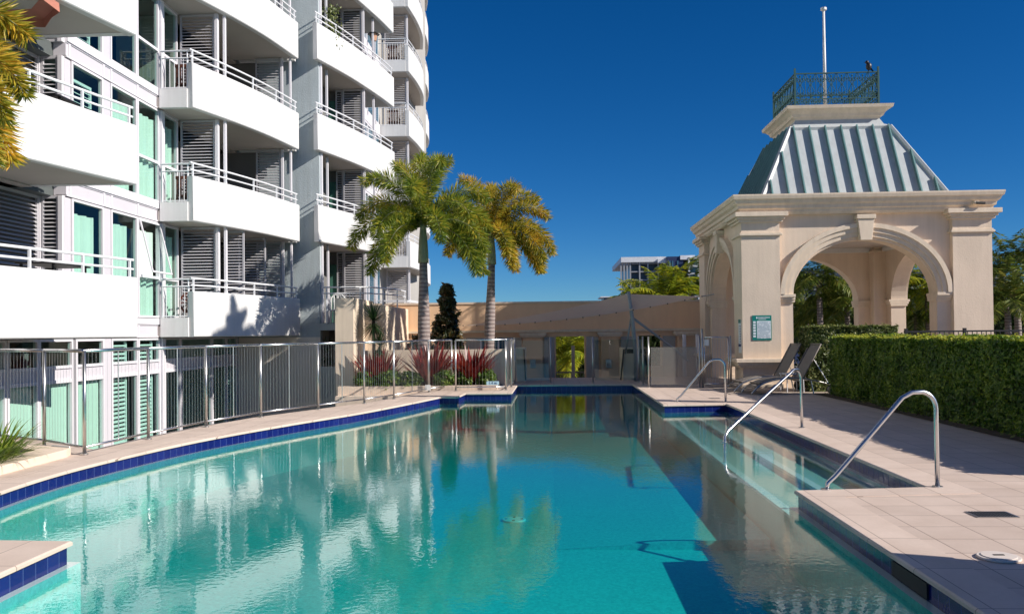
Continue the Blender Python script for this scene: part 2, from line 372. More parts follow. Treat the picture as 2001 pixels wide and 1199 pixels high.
# steps in the recess (treads run along the pool, each one its own level)
mb=MB();ns=MB()
for (x0,x1,z) in ((2.345,2.95,-.30),(2.95,3.45,-.245),(3.45,3.61,-.205)):
    mb.box(x0 if z<-1 else x0,3.61,8.40,18.12,-1.6,z)
    ns.box(x0-.004,x0+.10,8.42,18.10,z-.03,z+.004)
tag(mb.build('pool_steps','stepm'),'submerged steps running along the pool edge','steps',kind='structure')
tag(ns.build('step_nosings','nosing'),'white nosing strips on the submerged steps','steps',kind='structure')
# water body
wout=inset(pool,-.02);mb=MB();flat(mb,[(p.x,p.y) for p in wout],[],ZW);flat(mb,[(p.x,p.y) for p in wout],[],-1.6,True)
for i in range(n):
    j=(i+1)%n;mb.add([(wout[i].x,wout[i].y,-1.6),(wout[j].x,wout[j].y,-1.6),(wout[j].x,wout[j].y,ZW),(wout[i].x,wout[i].y,ZW)],[(0,1,2,3)])
w=mb.build('pool_water','water');bm=bmesh.new();bm.from_mesh(w.data);bmesh.ops.remove_doubles(bm,verts=bm.verts,dist=1e-5);bmesh.ops.recalc_face_normals(bm,faces=bm.faces);bm.to_mesh(w.data);bm.free()
tag(w,'clear turquoise pool water','water',kind='structure')
# ground
mb=MB();mb.add([(-900,-900,-2.2),(900,-900,-2.2),(900,1500,-2.2),(-900,1500,-2.2)],[(0,1,2,3)])
tag(mb.build('ground','concrete'),'lower courtyard ground','ground',kind='structure')
# ------------------------------------------------------------------ deck fittings
def rail(px0,px1,label,big):
    a=G(*px0);b=G(*px1)
    t=thing('handrail',label,'handrail','stainless handrails at the pool steps')
    h=.93
    top=b+Vector((0,0,h));d=(a-b);d.z=0;L=d.length;d.normalize()
    pts=[b+Vector((0,0,-.02)),b+Vector((0,0,h-.16))]
    for k in range(1,6):
        an=k/6*PI*.33+.0;pts.append(b+Vector((0,0,h-.16))+d*(.17*(1-math.cos(k/6*PI/2)))+Vector((0,0,.17*math.sin(k/6*PI/2))))
    pts.append(b+d*.24+Vector((0,0,h+.0)))
    pts.append(b+d*.34+Vector((0,0,h-.05)))
    low=a+Vector((0,0,.14))-d*.10
    pts.append(low);pts.append(a+Vector((0,0,.07))-d*.02);pts.append(a+Vector((0,0,big)))
    MB().tube(pts,.0225,12).build('bar','steel',t,True)
    for p,z in ((b,.004),(a,max(big,-.02)+.004)):
        if z>-.05: MB().tube([p+Vector((0,0,z)),p+Vector((0,0,z+.012))],.05,16).build('flange','steel',t)
    return t
rail((1322,785),(1418,786),'far stainless handrail at the far end of the pool steps',0.)
rail((1415,862),(1567,836),'middle stainless handrail standing in the water of the steps',-.5)
rail((1614,957),(1832,952),'nearest and largest stainless handrail beside the drain grate',0.)
# drain grate
t=thing('drain_grate','rectangular dark drain grate in the pale paving','drain',loc=(3.62,7.22,0))
MB().box(-.17,.17,-.11,.11,.002,.008).build('frame','steeldull',t)
mb=MB()
for i in range(13):
    for j in range(7): mb.box(-.15+i*.0235,-.139+i*.0235,-.095+j*.028,-.083+j*.028,.0085,.012)
mb.build('grid','rubber',t)
t=thing('skimmer_cover','round cream skimmer lid set in the paving near the handrail','lid',loc=(2.98,5.86,0))
MB().tube([(0,0,.003),(0,0,.018)],.135,40).build('rim','lid',t,bevel=.004);MB().tube([(0,0,.018),(0,0,.024)],.11,40).build('cover','lid',t,bevel=.003)
MB().box(-.035,.035,-.012,.012,.0245,.027).build('slot','rubber',t)
t=thing('small_drain','small dark drain cover in the paving by the far handrail','drain',loc=tuple(G(1396,778)))
MB().box(-.12,.12,-.07,.07,.003,.008).build('cover','steeldull',t)
t=thing('floor_drain','round white main drain cover on the pool floor','drain',loc=(-.52,10.64,FZ))
MB().tube([(0,0,.002),(0,0,.02)],.15,28).build('cover','nosing',t,bevel=.01)
mb=MB();[mb.tube([(.1*math.cos(a),.1*math.sin(a),.0205),(.1*math.cos(a),.1*math.sin(a),.024)],.02,8) for a in (0,1.57,3.14,4.71)];mb.build('holes','rubber',t)
t=thing('skimmer_mouth','black skimmer opening in the blue tile band','skimmer')
MB().box(2.325,2.345,5.45,6.0,-.15,-.05).build('opening','rubber',t)
# ------------------------------------------------------------------ hedges
def hedge(name,label,x0,x1,y0,y1,z1,mat,nleaf,seed,z0=.0,ls=.035,top=.05):
    random.seed(seed);t=thing(name,label,'hedge')
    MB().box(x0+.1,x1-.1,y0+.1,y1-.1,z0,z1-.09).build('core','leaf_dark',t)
    mb=MB();w=x1-x0;l=y1-y0;h=z1-z0
    faces=[('L',l*h),('F',w*h),('T',w*l),('R',l*h*.15)];tot=sum(a for _,a in faces)
    for nm,a in faces:
        for _ in range(int(nleaf*a/tot)):
            dp=abs(random.gauss(0,.035))
            if nm=='L': p=Vector((x0+dp,random.uniform(y0,y1),random.uniform(z0,z1)));nn=Vector((-1,0,.15))
            elif nm=='F': p=Vector((random.uniform(x0,x1),y0+dp,random.uniform(z0,z1)));nn=Vector((0,-1,.15))
            elif nm=='R': p=Vector((x1-dp,random.uniform(y0,y1),random.uniform(z0,z1)));nn=Vector((1,0,.15))
            else: p=Vector((random.uniform(x0,x1),random.uniform(y0,y1),z1-dp+top*.5*random.random()**2));nn=Vector((0,0,1))
            bulge=noise.noise(p*1.3)*.10+noise.noise(p*5)*.05
            p+=nn*bulge
            if p.z<z0+.12 and random.random()<.6: continue
            nn=(nn+Vector((random.gauss(0,.6),random.gauss(0,.6),random.gauss(0,.6)))).normalized()
            a_=nn.orthogonal().normalized();q=Matrix.Rotation(random.random()*6.28,3,nn);a_=q@a_;b_=nn.cross(a_)
            s=ls*random.uniform(.6,1.3)
            mb.add([p-a_*s,p+b_*s*.45-nn*s*.1,p+a_*s,p-b_*s*.45-nn*s*.1],[(0,1,2,3)])
    mb.build('leaves',mat,t)
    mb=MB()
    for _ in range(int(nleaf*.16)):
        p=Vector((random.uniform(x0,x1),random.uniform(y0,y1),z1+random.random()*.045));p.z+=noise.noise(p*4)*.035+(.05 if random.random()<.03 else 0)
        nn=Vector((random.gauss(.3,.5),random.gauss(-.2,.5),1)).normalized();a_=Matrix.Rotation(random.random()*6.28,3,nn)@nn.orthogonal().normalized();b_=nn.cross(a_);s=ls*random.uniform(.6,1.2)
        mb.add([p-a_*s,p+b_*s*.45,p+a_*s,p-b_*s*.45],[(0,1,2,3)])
    mb.build('top_leaves','lit_top' if mat=='hedge' else mat,t);return t  # leaf layer on top; on the long hedge its colour carries the sunlight
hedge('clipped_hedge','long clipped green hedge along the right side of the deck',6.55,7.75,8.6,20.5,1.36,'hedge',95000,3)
hedge('rear_hedge','shorter pale tipped hedge behind the two sun loungers',6.35,8.55,21.4,22.1,1.60,'hedge2',14000,4,.0,.045,.09)
mb=MB();flat(mb,[(6.3,8),(8.2,8),(8.2,20.9),(6.3,20.9)],[],.012)
tag(mb.build('mulch_bed','backyard'),'bark mulch strip under the hedge','mulch',kind='structure')
random.seed(5);mb=MB()
for i in range(240):
    p=Vector((random.uniform(6.28,6.56),random.uniform(8.5,20.4),.03+random.random()*.10));a=random.random()*6.28;s=random.uniform(.02,.05)
    u=Vector((math.cos(a),math.sin(a),.4));v_=Vector((-math.sin(a),math.cos(a),.3));mb.add([p-u*s,p+v_*s*.5,p+u*s,p-v_*s*.5],[(0,1,2,3)])
tag(mb.build('hedge_litter_leaves','hedge2'),'fallen and low yellowish leaves at the foot of the hedge','leaves',kind='stuff')
# black fence behind the hedge
t=thing('black_fence','black metal picket fence behind the green hedge','fence')
zt=1.50;y_=21.9
for x in (8.95,10.4,11.9,13.4): MB().box(x-.035,x+.035,y_-.035,y_+.035,0,zt+.06).build('post','black',t)
mb=MB();mb.box(8.9,15,y_-.02,y_+.02,zt-.04,zt)
mb.box(8.9,15,y_-.018,y_+.018,.15,.19);mb.build('rail','black',t)
mb=MB();x=8.98
while x<15: mb.box(x-.008,x+.008,y_-.008,y_+.008,.19,zt-.04);x+=.115
mb.build('pickets','black',t)
# ------------------------------------------------------------------ pavilion
CX,CY,HS=8.38,26.27,3.29
pv=thing('garden_pavilion','cream arched pavilion with a grey ribbed mansard roof','pavilion')
def prof_ring(hs,z,cx=CX,cy=CY): return [(cx-hs,cy-hs,z),(cx+hs,cy-hs,z),(cx+hs,cy+hs,z),(cx-hs,cy+hs,z)]
def face_xf(k): return Matrix.Translation((CX,CY,0))@Matrix.Rotation(k*PI/2,4,'Z')
CW=1.02
def archpts(a,b,z0,n=28): return [(-a*math.cos(PI*i/n),z0+b*math.sin(PI*i/n)) for i in range(n+1)]
for k in range(4):
    X4=face_xf(k)
    # wall with arch opening: local: x along, y=-HS outward
    yo=-HS+.16;yi=-HS+.62;hw=HS-CW
    mb=MB();A=archpts(1.90,1.52,2.45)
    def wl(y,flip):
        pts=A;o=[]
        for i in range(len(pts)-1):
            (xa,za),(xb,zb)=pts[i],pts[i+1]
            q=[(xa,y,za),(xb,y,zb),(xb,y,4.75),(xa,y,4.75)]
            mb.add(q,[(0,1,2,3) if not flip else (3,2,1,0)])
        for s in (-1,1):
            q=[(s*1.90,y,0),(s*hw,y,0),(s*hw,y,4.75),(s*1.90,y,4.75)]
            mb.add(q,[(0,1,2,3) if (s>0)!=flip else (3,2,1,0)])
    wl(yo,False);wl(yi,True)
    for i in range(len(A)-1):
        (xa,za),(xb,zb)=A[i],A[i+1];mb.add([(xa,yo,za),(xb,yo,zb),(xb,yi,zb),(xa,yi,za)],[(3,2,1,0)])
    for s in (-1,1): mb.add([(s*1.90,yo,0),(s*1.90,yi,0),(s*1.90,yi,2.45),(s*1.90,yo,2.45)],[(0,1,2,3)])
    mb.xf(X4).build('arch_wall','cream',pv)
    # archivolt: three stepped rings
    mb=MB()
    for (r0,r1,pr) in ((1.90,2.02,.07),(2.02,2.14,.11),(2.14,2.265,.15)):
        I=archpts(r0,r0-.38,2.52,36);O=archpts(r1,r1-.38,2.52,36)
        for i in range(36):
            ya=yo-pr
            v=[(I[i][0],ya,I[i][1]),(I[i+1][0],ya,I[i+1][1]),(O[i+1][0],ya,O[i+1][1]),(O[i][0],ya,O[i][1]),
               (I[i][0],yo,I[i][1]),(I[i+1][0],yo,I[i+1][1]),(O[i+1][0],yo,O[i+1][1]),(O[i][0],yo,O[i][1])]
            mb.add(v,[(0,1,2,3),(4,5,1,0),(3,2,6,7)])
    mb.xf(X4).build('archivolt','creamtrim',pv)
    mb=MB();mb.add([(-.15,yo-.22,3.93),(.15,yo-.22,3.93),(.22,yo-.22,4.50),(-.22,yo-.22,4.50),(-.15,yo,3.93),(.15,yo,3.93),(.22,yo,4.50),(-.22,yo,4.50)],[(0,1,2,3),(4,0,3,7),(1,5,6,2),(3,2,6,7),(4,5,1,0)])
    mb.box(-.25,.25,yo-.25,yo,4.50,4.62)
    mb.xf(X4).build('keystone','creamtrim',pv,bevel=.01)
    for s in (-1,1):
        mb=MB();x0,x1=sorted((s*1.86,s*(hw-.0)))
        mb.box(x0,x1,yo-.13,yi+.08,2.44,2.52);mb.box(x0+.04*(s<0)*0,x1,yo-.09,yi+.05,2.37,2.44);mb.box(x0,x1,yo-.05,yi+.03,2.30,2.37)
        mb.xf(X4).build('impost','creamtrim',pv,bevel=.006)
# corner columns
for sx in (-1,1):
    for sy in (-1,1):
        cx=CX+sx*(HS-CW/2);cy=CY+sy*(HS-CW/2);h=CW/2
        c=MB().box(cx-h,cx+h,cy-h,cy+h,0,4.72).build('column','cream',pv)
        mb=MB()
        for (e,z0,z1) in ((.06,4.10,4.16),(.03,4.16,4.20),(.07,4.46,4.53),(.12,4.53,4.60),(.19,4.60,4.72)):
            mb.box(cx-h-e,cx+h+e,cy-h-e,cy+h+e,z0,z1)
        mb.build('capital','creamtrim',c,bevel=.008)
        mb=MB()
        for (e,z0,z1) in ((.22,.70,.80),(.16,.62,.70),(.09,.56,.62),(.05,0,.12)):
            mb.box(cx-h-e,cx+h+e,cy-h-e,cy+h+e,z0,z1)
        mb.build('base_moulding','creamtrim',c,bevel=.008)
# cornice: moulded profile
rings=[prof_ring(HS+e,z) for e,z in ((-.02,4.66),(.03,4.73),(.04,4.79),(.09,4.82),(.10,4.90),(.16,4.95),(.19,5.03),(.23,5.06),(.25,5.14),(.25,5.18),(.0,5.20))]
MB().loft(rings,True,True).build('cornice','creamtrim',pv)
MB().box(CX-HS+.6,CX+HS-.6,CY-HS+.6,CY+HS-.6,4.28,4.40).build('ceiling','soffit',pv)
mb=MB();
for k in range(4):
    m_=MB().box(-HS+.6,HS-.6,-HS+.55,-HS+.75,4.13,4.279);m_.xf(face_xf(k));mb.add(m_.v,m_.f)
mb.build('ceiling_cove','white',pv)
# mansard
h0,h1,z0,z1=2.55,1.42,5.20,7.42
roof=MB().loft([prof_ring(h0,z0),prof_ring(h1,z1)],True,True).build('mansard_roof','roofpan',pv)
mb=MB()
for k in range(4):
    m_=MB();sp=.45
    for i in range(-5,6):
        x=i*sp
        t1=1. if abs(x)<=h1-.05 else (h0-abs(x))/(h0-h1)
        if t1<=.04: continue
        if abs(x)>h1-.05: t1-=.03
        y0_,y1_=-h0,-(h0+(h1-h0)*t1);za,zb=z0,z0+(z1-z0)*t1
        nn=Vector((0,-(z1-z0),(h0-h1))).normalized()*.11;w_=.018
        v=[(x-w_,y0_,za),(x+w_,y0_,za),(x+w_,y1_,zb),(x-w_,y1_,zb)]
        v+=[tuple(Vector(p)+nn) for p in v];m_.add(v,[(4,5,6,7),(0,1,5,4),(1,2,6,5),(2,3,7,6),(3,0,4,7)])
    m_.xf(face_xf(k));mb.add(m_.v,m_.f)
mb.build('standing_seams','roofrib',roof)
mb=MB()
for k in range(4):
    m_=MB();a=Vector((-h0,-h0,z0));b=Vector((-h1,-h1,z1));m_.tube([a,b],.075,6);m_.xf(face_xf(k)).build('hip_capping','roofpan',roof)
MB().loft([prof_ring(h1+.04,z1-.09),prof_ring(h1+.06,z1+.0),prof_ring(1.30,z1+.10),prof_ring(1.20,7.72)],True,True).build('roof_neck','roofpan',pv)
MB().loft([prof_ring(e,z) for e,z in ((1.20,7.66),(1.24,7.74),(1.30,7.77),(1.33,7.85),(1.42,7.93),(1.50,7.97),(1.52,8.06),(1.3,8.07))],True,True).build('top_cornice','creamtrim',pv)
# cresting railing
hc=1.2
cr=thing('roof_cresting','green wrought iron scrollwork railing on top of the pavilion roof','railing')
for sx in (-1,1):
    for sy in (-1,1): MB().box(CX+sx*hc-.025,CX+sx*hc+.025,CY+sy*hc-.025,CY+sy*hc+.025,8.06,9.22).build('post','green_iron',cr)
def scroll(cx,cz,r,dirn,turns=1.4,n=16,flip=1):
    return [(cx+dirn*r*(1-.75*i/n)*math.cos(turns*2*PI*i/n),0,cz+flip*r*(1-.75*i/n)*math.sin(turns*2*PI*i/n)) for i in range(n+1)]
for k in range(4):
    mb=MB()
    mb.box(-hc,hc,-hc-.02,-hc+.02,9.05,9.08);mb.box(-hc,hc,-hc-.015,-hc+.015,8.30,8.325);mb.box(-hc,hc,-hc-.015,-hc+.015,8.09,8.115)
    m_=MB();N=8;st=2*hc/N
    for i in range(N):
        c=-hc+st*(i+.5)
        for d in (-1,1):
            m_.tube(scroll(c+d*.07,8.86,.075,d),.010,4);m_.tube(scroll(c+d*.07,8.46,.07,d,flip=-1),.010,4)
            m_.tube([(c+d*.0,0,8.33),(c+d*.10,0,8.55),(c+d*.02,0,8.72),(c+d*.13,0,9.05)],.010,4)
            m_.tube(scroll(c+d*.07,8.21,.055,d),.008,4)
        m_.tube([(c,0,8.33),(c,0,8.98)],.011,4);m_.sphere((c,0,8.98),.028,6,4);m_.tube([(c+st/2,0,8.12),(c+st/2,0,9.05)],.008,4)
    m_.v=[(x,y-hc,z) for x,y,z in m_.v];mb.add(m_.v,m_.f);mb.xf(face_xf(k)).build('scroll_panel','green_iron',cr)
fp=thing('flagpole','bare white flagpole rising from the pavilion roof','flagpole')
MB().tube([(CX+.03,CY-.05,8.05),(CX+.03,CY-.05,11.35)],.055,10,True,.035).build('pole','plastic',fp,True)
MB().tube([(CX+.03,CY-.05,11.35),(CX+.03,CY-.05,11.42)],.09,10).build('cap','plastic',fp)
# bird on the cresting
bp=AT(1698,148,CY-hc);bt=thing('crow','black bird perched on the corner of the roof railing','bird',loc=tuple(Vector((bp.x,bp.y,9.08))))
mb=MB().sphere((0,0,.15),.085,12,9,(1.0,.9,1.35));mb.sphere((-.05,0,.275),.052,10,8)
mb.add([(-.09,-.02,.285),(-.09,.02,.285),(-.09,0,.265),(-.16,0,.27)],[(0,1,3),(1,2,3),(2,0,3)])
mb.add([(.05,-.035,.12),(.05,.035,.12),(.13,.03,.0),(.13,-.03,.0),(.03,0,.06)],[(0,1,2,3),(0,3,4),(1,4,2)])
mb.tube([(-.01,-.025,.08),(-.01,-.025,0)],.007,5);mb.tube([(-.01,.025,.08),(-.01,.025,0)],.007,5)
mb.build('body','black',bt,True)
# cornice cameras
for (px,py,lab) in ((1917,396,'small dark security camera under the right end of the pavilion cornice'),):
    p=AT(px,py,22.72);t=thing('security_camera',lab,'camera')
    MB().tube([p+Vector((-.12,0,0)),p+Vector((.1,0,-.01))],.035,10).build('body','black',t);MB().box(p.x-.16,p.x-.04,p.y,p.y+.3,p.z-.02,p.z+.05).build('bracket','creamtrim',t)
# wall signs
yf=CY-HS-.012
a=AT(1470,616,yf);b=AT(1508,664,yf)
t=thing('pool_rules_sign','green and white notice board on the front of the left pavilion pillar','sign')
w_=b.x-a.x;h_=a.z-b.z
MB().box(a.x,b.x,yf-.006,yf+.01,b.z,a.z).build('board','signg',t)
MB().box(a.x+.115,b.x-.02,yf-.010,yf-.005,b.z+.045,a.z-.15).build('white_panel','signw',t)
mb=MB();random.seed(2)
for i in range(15):
    z=a.z-.185-i*.030
    if z<b.z+.06: break
    x=a.x+.13
    while x<b.x-.05:
        l=random.uniform(.012,.045)
        if random.random()<.9: mb.box(x,min(x+l,b.x-.03),yf-.0125,yf-.0105,z-.005,z+.005)
        x+=l+.009
    if i%2==1: pass
mb.build('text_lines','signtext',t)
mb=MB()
for i in range(6):
    z=a.z-.185-i*.075;mb.box(a.x+.018,a.x+.085,yf-.0095,yf-.0065,z-.028,z+.028)
mb.build('pictograms','signw',t)
mb=MB();x=a.x+.16
for i in range(9): mb.box(x+i*.034,x+i*.034+.022,yf-.0095,yf-.0065,a.z-.075,a.z-.045)
mb.box(a.x+.16,a.x+.36,yf-.0095,yf-.0065,a.z-.115,a.z-.10);mb.box(a.x+.1,a.x+.135,yf-.0095,yf-.0065,a.z-.09,a.z-.04);mb.build('heading','signw',t)
p=AT(1443,628,CY-HS);xf_=CX-HS-.008
t=thing('depth_notice','narrow white notice strip on the side of the left pavilion pillar','sign')
q0=(xf_,CY-HS+.12);MB().box(xf_-.006,xf_+.01,CY-HS+.15,CY-HS+.45,.95,1.86).build('board','signw',t)
MB().box(xf_-.010,xf_-.0065,CY-HS+.15,CY-HS+.45,1.76,1.86).build('header','signg',t)
mb=MB();
for i in range(7): mb.box(xf_-.010,xf_-.0065,CY-HS+.19,CY-HS+.27,1.66-i*.07,1.69-i*.07)
mb.box(xf_-.010,xf_-.0065,CY-HS+.15,CY-HS+.45,1.12,1.19);mb.build('marks','navytext',t)
# ------------------------------------------------------------------ loungers and table
def lounger():
    t=thing('sun_lounger','x','sun lounger','sun loungers beside the pavilion pillar')
    # local: foot at -x, head at +x ; length 2.0
    def fr(sy):
        pts=[(-.95,sy,.02),(-.88,sy,.10),(-.70,sy,.24),(-.40,sy,.34),(0,sy,.38),(.4,sy,.36),(.8,sy,.28),(1.05,sy,.22)];return pts
    for sy in (-.31,.31): MB().tube(smooth3(fr(sy)),.018,8).build('side_rail','steeldull',t,True)
    mb=MB();P0=smooth3(fr(-.29));P1=smooth3(fr(.29));k0=5;k1=len(P0)-12
    for i in range(k0,k1): mb.add([Vector(P0[i])+Vector((0,0,.012)),Vector(P0[i+1])+Vector((0,0,.012)),Vector(P1[i+1])+Vector((0,0,.012)),Vector(P1[i])+Vector((0,0,.012))],[(0,3,2,1)])
    o=mb.build('seat','mesh',t,True);s=o.modifiers.new('s','SOLIDIFY');s.thickness=.008
    mb=MB();mb.add([(.38,-.27,.37),(.38,.27,.37),(.84,.27,1.17),(.84,-.27,1.17)],[(0,3,2,1)]);o=mb.build('backrest','mesh',t);s=o.modifiers.new('s','SOLIDIFY');s.thickness=.012
    for sy in (-.285,.285): MB().tube([(.36,sy,.36),(.84,sy,1.19)],.016,8).build('back_frame','mesh',t,True)
    MB().tube([(.84,-.285,1.19),(.84,.285,1.19)],.016,8).build('back_frame','mesh',t,True)
    for sy in (-.3,.3): MB().tube([(.66,sy*.9,.82),(1.02,sy,.22)],.010,6).build('strut','steeldull',t)
    for sy in (-.31,.31): MB().tube([(.55,sy,.34),(.62,sy,.0)],.016,8).build('leg','steeldull',t)
    for sy in (-.35,.35):
        w=MB().tube([(1.05,sy-.02,.11),(1.05,sy+.02,.11)],.11,20).build('wheel','rubber',t);MB().tube([(1.05,sy-.025,.11),(1.05,sy+.025,.11)],.05,12).build('hub','steeldull',w)
    for x in (-.88,-.80,-.72): MB().box(x-.02,x+.02,-.3,.3,.10+(x+.88)*1.0,.125+(x+.88)*1.0).build('foot_slat','mesh',t)
    return t
def smooth3(pts,n=4):
    P_=[Vector(p) for p in pts];out=[]
    for i in range(len(P_)-1):
        a=P_[max(i-1,0)];b=P_[i];c=P_[i+1];d=P_[min(i+2,len(P_)-1)]
        for k in range(n):
            t=k/n;out.append(.5*((2*b)+(c-a)*t+(2*a-5*b+4*c-d)*t*t+(3*b-a-3*c+d)*t**3))
    out.append(P_[-1]);return out
L1=lounger();L1.location=(5.62,21.0,.012);L1.rotation_euler=(0,0,math.radians(10));L1['label']='front grey mesh sun lounger with raised back, nearer the pool'
L2=copy_thing(L1,(5.36,21.75,.012),math.radians(10),'rear grey mesh sun lounger with raised back, nearer the pillar')
t=thing('side_table','small square white side table between the two loungers','table',loc=(5.95,21.45,.012),rz=.2)
MB().box(-.24,.24,-.2,.2,.44,.47).build('tabletop','railw',t)
for sx in (-.21,.21):
    for sy in (-.17,.17): MB().tube([(sx,sy,.44),(sx*1.05,sy*1.05,0)],.014,6).build('leg','railw',t)
# ------------------------------------------------------------------ pool fence (left)
fpts=[G(*p) for p in [(165,888),(290,858),(403,834),(510,815),(622,800),(712,788),(770,779),(838,766),(883,760)]]
fpts=[Vector((p.x,p.y,0)) for p in fpts]
fpts[0]=Vector((-6.24,10.96,0))
left=[Vector((-9.6,13.05,0)),Vector((-8.4,12.4,0)),Vector((-7.28,11.75,0))]
line=left+fpts
def fence(name,label,line,hh,z0=0.):
    t=thing(name,label,'fence')
    for p in line:
        po_=MB().tube([p+Vector((0,0,z0)),p+Vector((0,0,hh))],.024,10).build('post','steeldull',t,True)
        MB().tube([p+Vector((0,0,z0+.004)),p+Vector((0,0,z0+.02))],.05,12).build('flange','steeldull',po_)
    for i in range(len(line)-1):
        a,b=line[i],line[i+1];z=Vector((0,0,1))
        MB().tube([a+z*hh,b+z*hh],.024,8).build('top_rail','steel',t,True)
        MB().tube([a+z*(z0+.10),b+z*(z0+.10)],.017,8).build('bottom_rail','steel',t,True)
        L=(b-a).length;k=max(1,int(L/.088));mb=MB()
        for j in range(1,k):
            q=a.lerp(b,j/k);r_=.0019
            if L>1.5 and j==k//2: r_=.010
            mb.tube([q+z*(z0+.1),q+z*hh],r_,4,False)
        mb.build('bars','steeldull',t)
    return t
fence('pool_fence','stainless steel railing curving along the left edge of the pool',line,1.38)
f2=[Vector((-2.62,22.95,0)),Vector((-1.42,24.1,0))]
fence('pool_fence','short stainless railing in front of the bromeliads at the depth sign',[Vector((-2.66,22.9,0)),Vector((-1.30,23.0,0)),Vector((-1.22,24.3,0)),Vector((-1.2,26.1,0))],1.38)
# depth marker sign
def text(s,size,loc,rot,name,mat,parent,ext=.001):
    c=bpy.data.curves.new(name,'FONT');c.body=s;c.size=size;c.extrude=ext;c.align_x='CENTER';c.align_y='CENTER'
    tmp=bpy.data.objects.new(name,c);me=bpy.data.meshes.new_from_object(tmp);bpy.data.objects.remove(tmp);o=bpy.data.objects.new(name,me);col.objects.link(o);o.location=loc;o.rotation_euler=rot;o.parent=parent;me.materials.clear();me.materials.append(M[mat]);return o
p=AT(963,748,22.95);t=thing('depth_sign','pale blue 1.4 m depth sign on the short railing','sign')
MB().box(p.x-.17,p.x+.17,22.93,22.945,p.z-.05,p.z+.05).build('plate','signblue',t)
text('1.4 m',.10,(p.x,22.926,p.z),(PI/2,0,0),'lettering','navytext',t)
p=AT(835,757,22.2);t=thing('warning_sign','small white plate low on the steel railing by the bromeliads','sign')
MB().box(p.x-.07,p.x+.07,22.3,22.31,p.z-.08,p.z+.07).build('plate','plastic',t)
t=thing('warning_sign','small white notice plate at the foot of the railing above the planter','sign')
p=G(140,893);MB().obox((-6.75,11.06),(-6.42,10.92),.012,.0,.12).build('plate','signw',t)
# planter box left with strap plant
t=thing('planter_box','low cream planter edging at the left of the pool','planter')
MB().add([(-6.36,10.75,.10),(-6.42,10.95,.10),(-9.5,12.6,.10),(-9.5,8.2,.10),(-6.30,8.9,.10),(-6.36,10.75,-.01),(-6.42,10.95,-.01),(-9.5,12.6,-.01),(-9.5,8.2,-.01),(-6.30,8.9,-.01)],[(0,1,2,3,4),(9,8,7,6,5),(0,5,6,1),(1,6,7,2),(2,7,8,3),(3,8,9,4),(4,9,5,0)]).build('kerb','beigecap',t,bevel=.01)
MB().add([(-6.75,10.7,.104),(-9.3,12.1,.104),(-9.3,8.6,.104),(-6.7,9.2,.104)],[(0,1,2,3)]).build('soil','soil',t)
def strap_plant(name,label,loc,n,L,w,mat,seed,up=1.1,cat='plant',droop=1.4,spread=1.,parent=None):
    random.seed(seed);mb=MB();loc=Vector(loc)
    for i in range(n):
        a=random.random()*2*PI;e=up+random.uniform(-.35,.3);l=L*random.uniform(.6,1.1);p=loc+Vector((math.cos(a),math.sin(a),0))*random.uniform(0,.08*spread)
        d=Vector((math.cos(a)*math.cos(e),math.sin(a)*math.cos(e),math.sin(e)));side=Vector((-math.sin(a),math.cos(a),0));S=7;prev=None;ww=w*random.uniform(.7,1.2)
        for k in range(S+1):
            t_=k/S;wd=ww*(1-t_**2.2)*(.55+.9*t_ if t_<.5 else 1)+.001
            r=(p-side*wd*.5,p+side*wd*.5)
            if prev: mb.add([prev[0],prev[1],r[1],r[0]],[(0,1,2,3)])
            prev=r;p=p+d*(l/S);d=(d+Vector((0,0,-droop*l/S*(.3+t_)))).normalized()
    o=mb.build(name,mat);return tag(o,label,cat)
strap_plant('strap_leaf_plant','bushy green strap leaved plant at the left edge of the pool',(-6.75,9.95,.10),170,.58,.024,'strap',11,.7,spread=3,droop=2.2)
strap_plant('strap_leaf_plant','second strap leaved clump behind the nearer one in the left planter',(-7.15,10.5,.10),130,.54,.024,'strap',12,.75,spread=3,droop=2.2)
strap_plant('strap_leaf_plant','arching strap leaved plant spilling towards the pool edge at far left',(-6.55,9.45,.10),110,.56,.024,'strap',13,.6,spread=2,droop=2.2)
